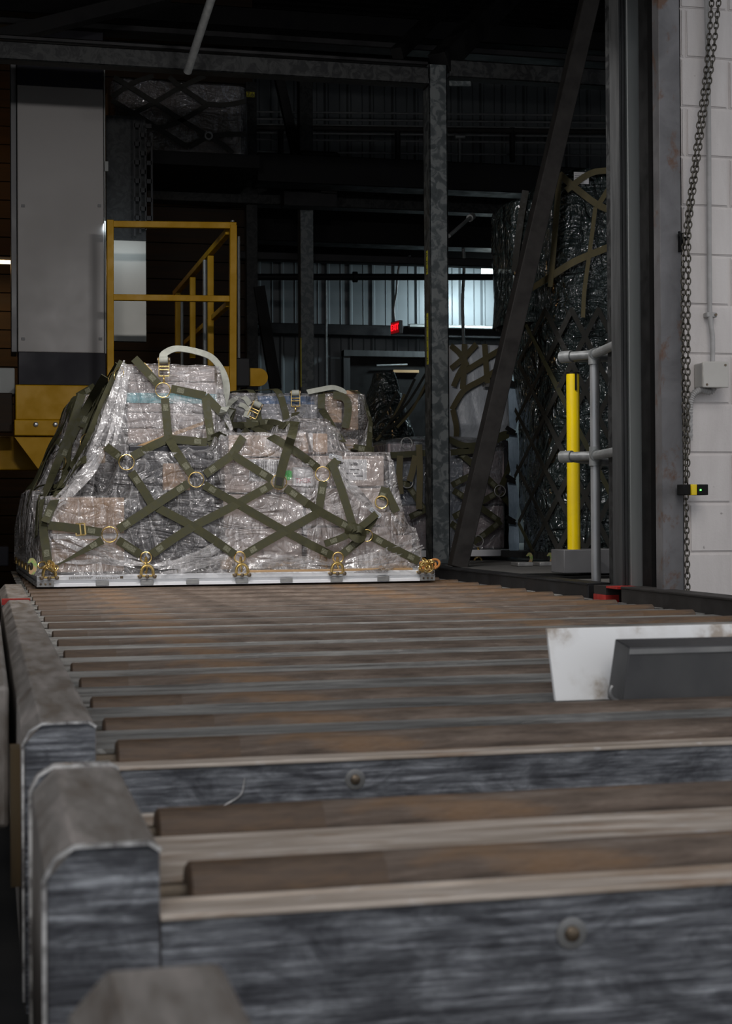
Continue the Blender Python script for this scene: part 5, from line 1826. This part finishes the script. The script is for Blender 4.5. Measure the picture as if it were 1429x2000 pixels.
#@@DOOR
# ------------------------------------------------------------------ doorway: bollard, handrail, chain, conduit
YB = P(1125, 1100, 8.6).y
YB = 8.45
t = thing('bollard', 'bright yellow bollard post with a black slotted cap in the doorway', 'bollard', (P(1126, 1080, YB).x, YB, .016))
zt = P(1124, 727, YB).z
xb_ = P(1125.5, 900, YB).x
bm = B(); tube(bm, [V3((xb_, YB + .05, .15)), V3((xb_, YB + .05, zt - .02)), V3((xb_, YB + .05, zt - .004))], [.037, .037, .035], 32); build('post', bm, 'bollard_yellow', t)
bm = B(); tube(bm, [V3((xb_, YB + .05, zt - .006)), V3((xb_, YB + .05, zt + .004))], .0365, 24); box(bm, xb_ - .002, xb_ + .008, YB + .008, YB + .02, zt - .10, zt + .004); build('cap', bm, 'black_rubber', t)
bm = B(); a, b_ = P(1101, 1074, YB - .05), P(1161, 1126, YB - .05); box(bm, a.x, b_.x, YB - .05, YB + .16, b_.z + .02, a.z + .0); build('base_box', bm, 'grey_paint', t, bevel=.004)
bm = B(); b2 = P(1203, 1126, YB + .1); box(bm, b_.x + .02, b2.x, YB + .02, YB + .3, b2.z + .02, a.z); build('rear_box', bm, 'grey_paint', t, bevel=.004)
bm = B(); a = P(1065, 1125, YB); box(bm, a.x, b2.x, YB - .12, YB + .4, .016, .03)
o = build('floor_mat', bm, 'black_rubber'); tag(o, 'flat black rubber mat under the bollard base', 'mat')
# handrail
HY = 7.35
hp_ = P(1162, 900, HY)
t = thing('handrail', 'grey pipe handrail with two rails beside the yellow bollard', 'handrail', (hp_.x, HY, .0))
zt, zm = P(1160, 692, HY).z, P(1163, 890, HY).z
bm = B(); tube(bm, [V3((hp_.x, HY, .0)), V3((hp_.x, HY, zt))], .0235, 20); build('post', bm, 'post_zinc', t)
for (z_, nm, pyl, pyr) in ((zt, 'top_rail', 695, 662), (zm, 'mid_rail', 899, 884)):
    A, C_ = PZ(1104, pyl, z_), PZ(1222, pyr, z_)
    d = (C_ - V3((hp_.x, HY, z_)))
    d.z = 0
    A = P(1106, pyl, HY + .14); A.z = z_
    C_ = P(1219, pyr, 6.80); C_.z = z_ + .004
    mid_ = V3((hp_.x, HY - .0, z_))
    bm = B(); tube(bm, [A, mid_, C_], .0225, 20); r_ = build(nm, bm, 'handrail_grey', t)
    for c, dd in ((mid_, (C_ - mid_).normalized()), (A, (mid_ - A).normalized())):
        bm = B(); tube(bm, [c - dd * .032, c + dd * .032], .030, 20)
        if c is mid_:
            tube(bm, [c + V3((0, 0, -.05)), c + V3((0, 0, .0 if nm == 'top_rail' else .045))], .030, 20)
        build('pipe_fitting', bm, 'handrail_grey', r_)
    bm = B(); tube(bm, [V3((A.x + .01, A.y + .02, z_ - .002)), P(1206, (699 if z_ == zt else 905), 8.2)], .0225, 16); build('return_rail', bm, 'handrail_grey', t)

# hoist chains
def chain(label, path, pitch=.024, group='hoist chain strands'):
    q = smooth_path(path, 24)
    L = [0]
    for a, c in zip(q, q[1:]):
        L.append(L[-1] + (c - a).length)
    bm = B()
    s_, k, j = 0, 0, 0
    while s_ < L[-1]:
        while j < len(q) - 2 and L[j + 1] < s_:
            j += 1
        f = (s_ - L[j]) / max(1e-6, L[j + 1] - L[j])
        p = q[j].lerp(q[j + 1], f)
        d = (q[j + 1] - q[j]).normalized()
        side = V3((1, 0, 0)) if k % 2 else V3((0, 1, 0))
        ang = random.uniform(-.35, .35) + .5
        nn = (Matrix.Rotation(ang, 3, d) @ side)
        nn = (nn - d * nn.dot(d)).normalized()
        x = d
        y = nn.cross(x)
        pts = []
        for m_i in range(10):
            a = 2 * PI * m_i / 10
            pts.append(p + x * (math.cos(a) * .0165) + y * (math.sin(a) * .0095))
        T, N = None, None
        rings_ = []
        for i in range(10):
            tt = (pts[(i + 1) % 10] - pts[i - 1]).normalized()
            bb = tt.cross(nn).normalized()
            rings_.append([bm.verts.new(pts[i] + (nn * math.cos(2 * PI * e / 5) + bb * math.sin(2 * PI * e / 5)) * .0032) for e in range(5)])
        for i in range(10):
            A, Bq = rings_[i], rings_[(i + 1) % 10]
            for e in range(5):
                bm.faces.new((A[e], A[(e + 1) % 5], Bq[(e + 1) % 5], Bq[e]))
        s_ += pitch
        k += 1
    o_ = build('hoist_chain', bm, 'chain_steel', sharp=80)
    return tag(o_, label, 'chain', None)


CYp = 6.22
chain('dark hoist chain on the block wall, left strand swinging from the top to the hook', [P(1391, -15, CYp), P(1379, 130, CYp), P(1357, 300, CYp), P(1340, 440, CYp), P(1334, 520, CYp), P(1334, 700, CYp), P(1338, 900, CYp), P(1343, 1163, CYp)])
chain('dark hoist chain on the block wall, right strand ending above the sensor', [P(1405, -15, CYp - .02), P(1389, 130, CYp - .02), P(1364, 300, CYp - .02), P(1346, 440, CYp - .02), P(1344, 520, CYp - .02), P(1343, 700, CYp - .02), P(1342, 940, CYp - .02)])
t = thing('chain_hook', 'black chain keeper hook on the jamb edge holding the hoist chain', 'hook', P(1333, 480, 6.28))
bm = B(); a, b_ = P(1325, 456, 6.26), P(1332, 492, 6.26); box(bm, a.x, b_.x, 6.24, 6.27, b_.z, a.z); build('keeper_plate', bm, 'black_steel', t, bevel=.002)
bm = B(); bar(bm, P(1330, 466, 6.25), P(1344, 466, 6.20), .012, .016); tube(bm, [P(1327, 462, 6.25), P(1326, 452, 6.25)], .006, 8); build('keeper_arm', bm, 'black_steel', t)

t = thing('wall_conduit', 'grey painted conduit running down the block wall to the junction box', 'conduit', P(1386, 700, 6.26))
bm = B(); tube(bm, smooth_path([P(1379, -20, 6.27), P(1383, 200, 6.27), P(1385, 560, 6.27), P(1387, 625, 6.27), P(1391, 660, 6.26), P(1391, 708, 6.25)], 8), .0105, 14); build('pipe', bm, 'conduit_paint', t)
p = P(1386, 615, 6.27); bm = B(); box(bm, p.x - .018, p.x + .03, 6.262, 6.298, p.z - .011, p.z + .011); s_ = build('pipe_clip', bm, 'conduit_paint', t, bevel=.004)
bm = B(); q = p + V3((.022, -.01, 0)); tube(bm, [q, q + V3((0, -.004, 0))], .006, 10); build('clip_screw', bm, 'bronze_dark', s_)
t = thing('junction_box', 'square cream junction box on the block wall', 'junction box', P(1397, 757, 6.27))
a, b_ = P(1374, 707, 6.20), P(1422, 756, 6.20)
bm = B(); box(bm, a.x, b_.x, 6.212, 6.298, b_.z, a.z); build('enclosure', bm, 'box_cream', t, bevel=.006)
bm = B(); box(bm, a.x - .003, b_.x + .003, 6.20, 6.211, b_.z - .003, a.z + .003); cv = build('cover', bm, 'box_cream', t, bevel=.004)
for (x, y) in ((1416, 713), (1380, 751)):
    p = P(x, y, 6.2); bm = B(); tube(bm, [p, p + V3((0, -.003, 0))], .005, 10); build('screw', bm, 'bronze_dark', cv)
bm = B()
fp = smooth_path([P(1393, 757, 6.25), P(1386, 765, 6.25), P(1368, 762, 6.25), P(1354, 770, 6.25), P(1347, 788, 6.25), P(1346, 815, 6.25), P(1346, 860, 6.26)], 14)
tube(bm, fp, [.0125 if i % 3 else .0155 for i in range(len(fp))], 12)
o = build('flexible_conduit', bm, 'conduit_paint', sharp=60); tag(o, 'ribbed flexible conduit curving from beneath the junction box', 'conduit')
t = thing('door_sensor', 'yellow and black photo sensor with a green light on the jamb edge', 'sensor', P(1360, 968, 6.2))
a, b_ = P(1331, 946, 6.2), P(1350, 967, 6.2); bm = B(); box(bm, a.x, b_.x, 6.18, 6.25, b_.z, a.z); build('bracket', bm, 'black_rubber', t, bevel=.003)
a, b_ = P(1350, 946, 6.17), P(1361, 967, 6.17); bm = B(); box(bm, a.x, b_.x, 6.17, 6.23, b_.z, a.z); build('yellow_band', bm, 'bollard_yellow', t, bevel=.002)
a, b_ = P(1361, 946, 6.17), P(1382, 967, 6.17); bm = B(); box(bm, a.x, b_.x, 6.165, 6.235, b_.z, a.z); hs = build('housing', bm, 'black_rubber', t, bevel=.003)
p = P(1368, 957, 6.162); bm = B(); tube(bm, [p + V3((0, .004, 0)), p], .0035, 12); build('status_light', bm, 'led_green', hs)
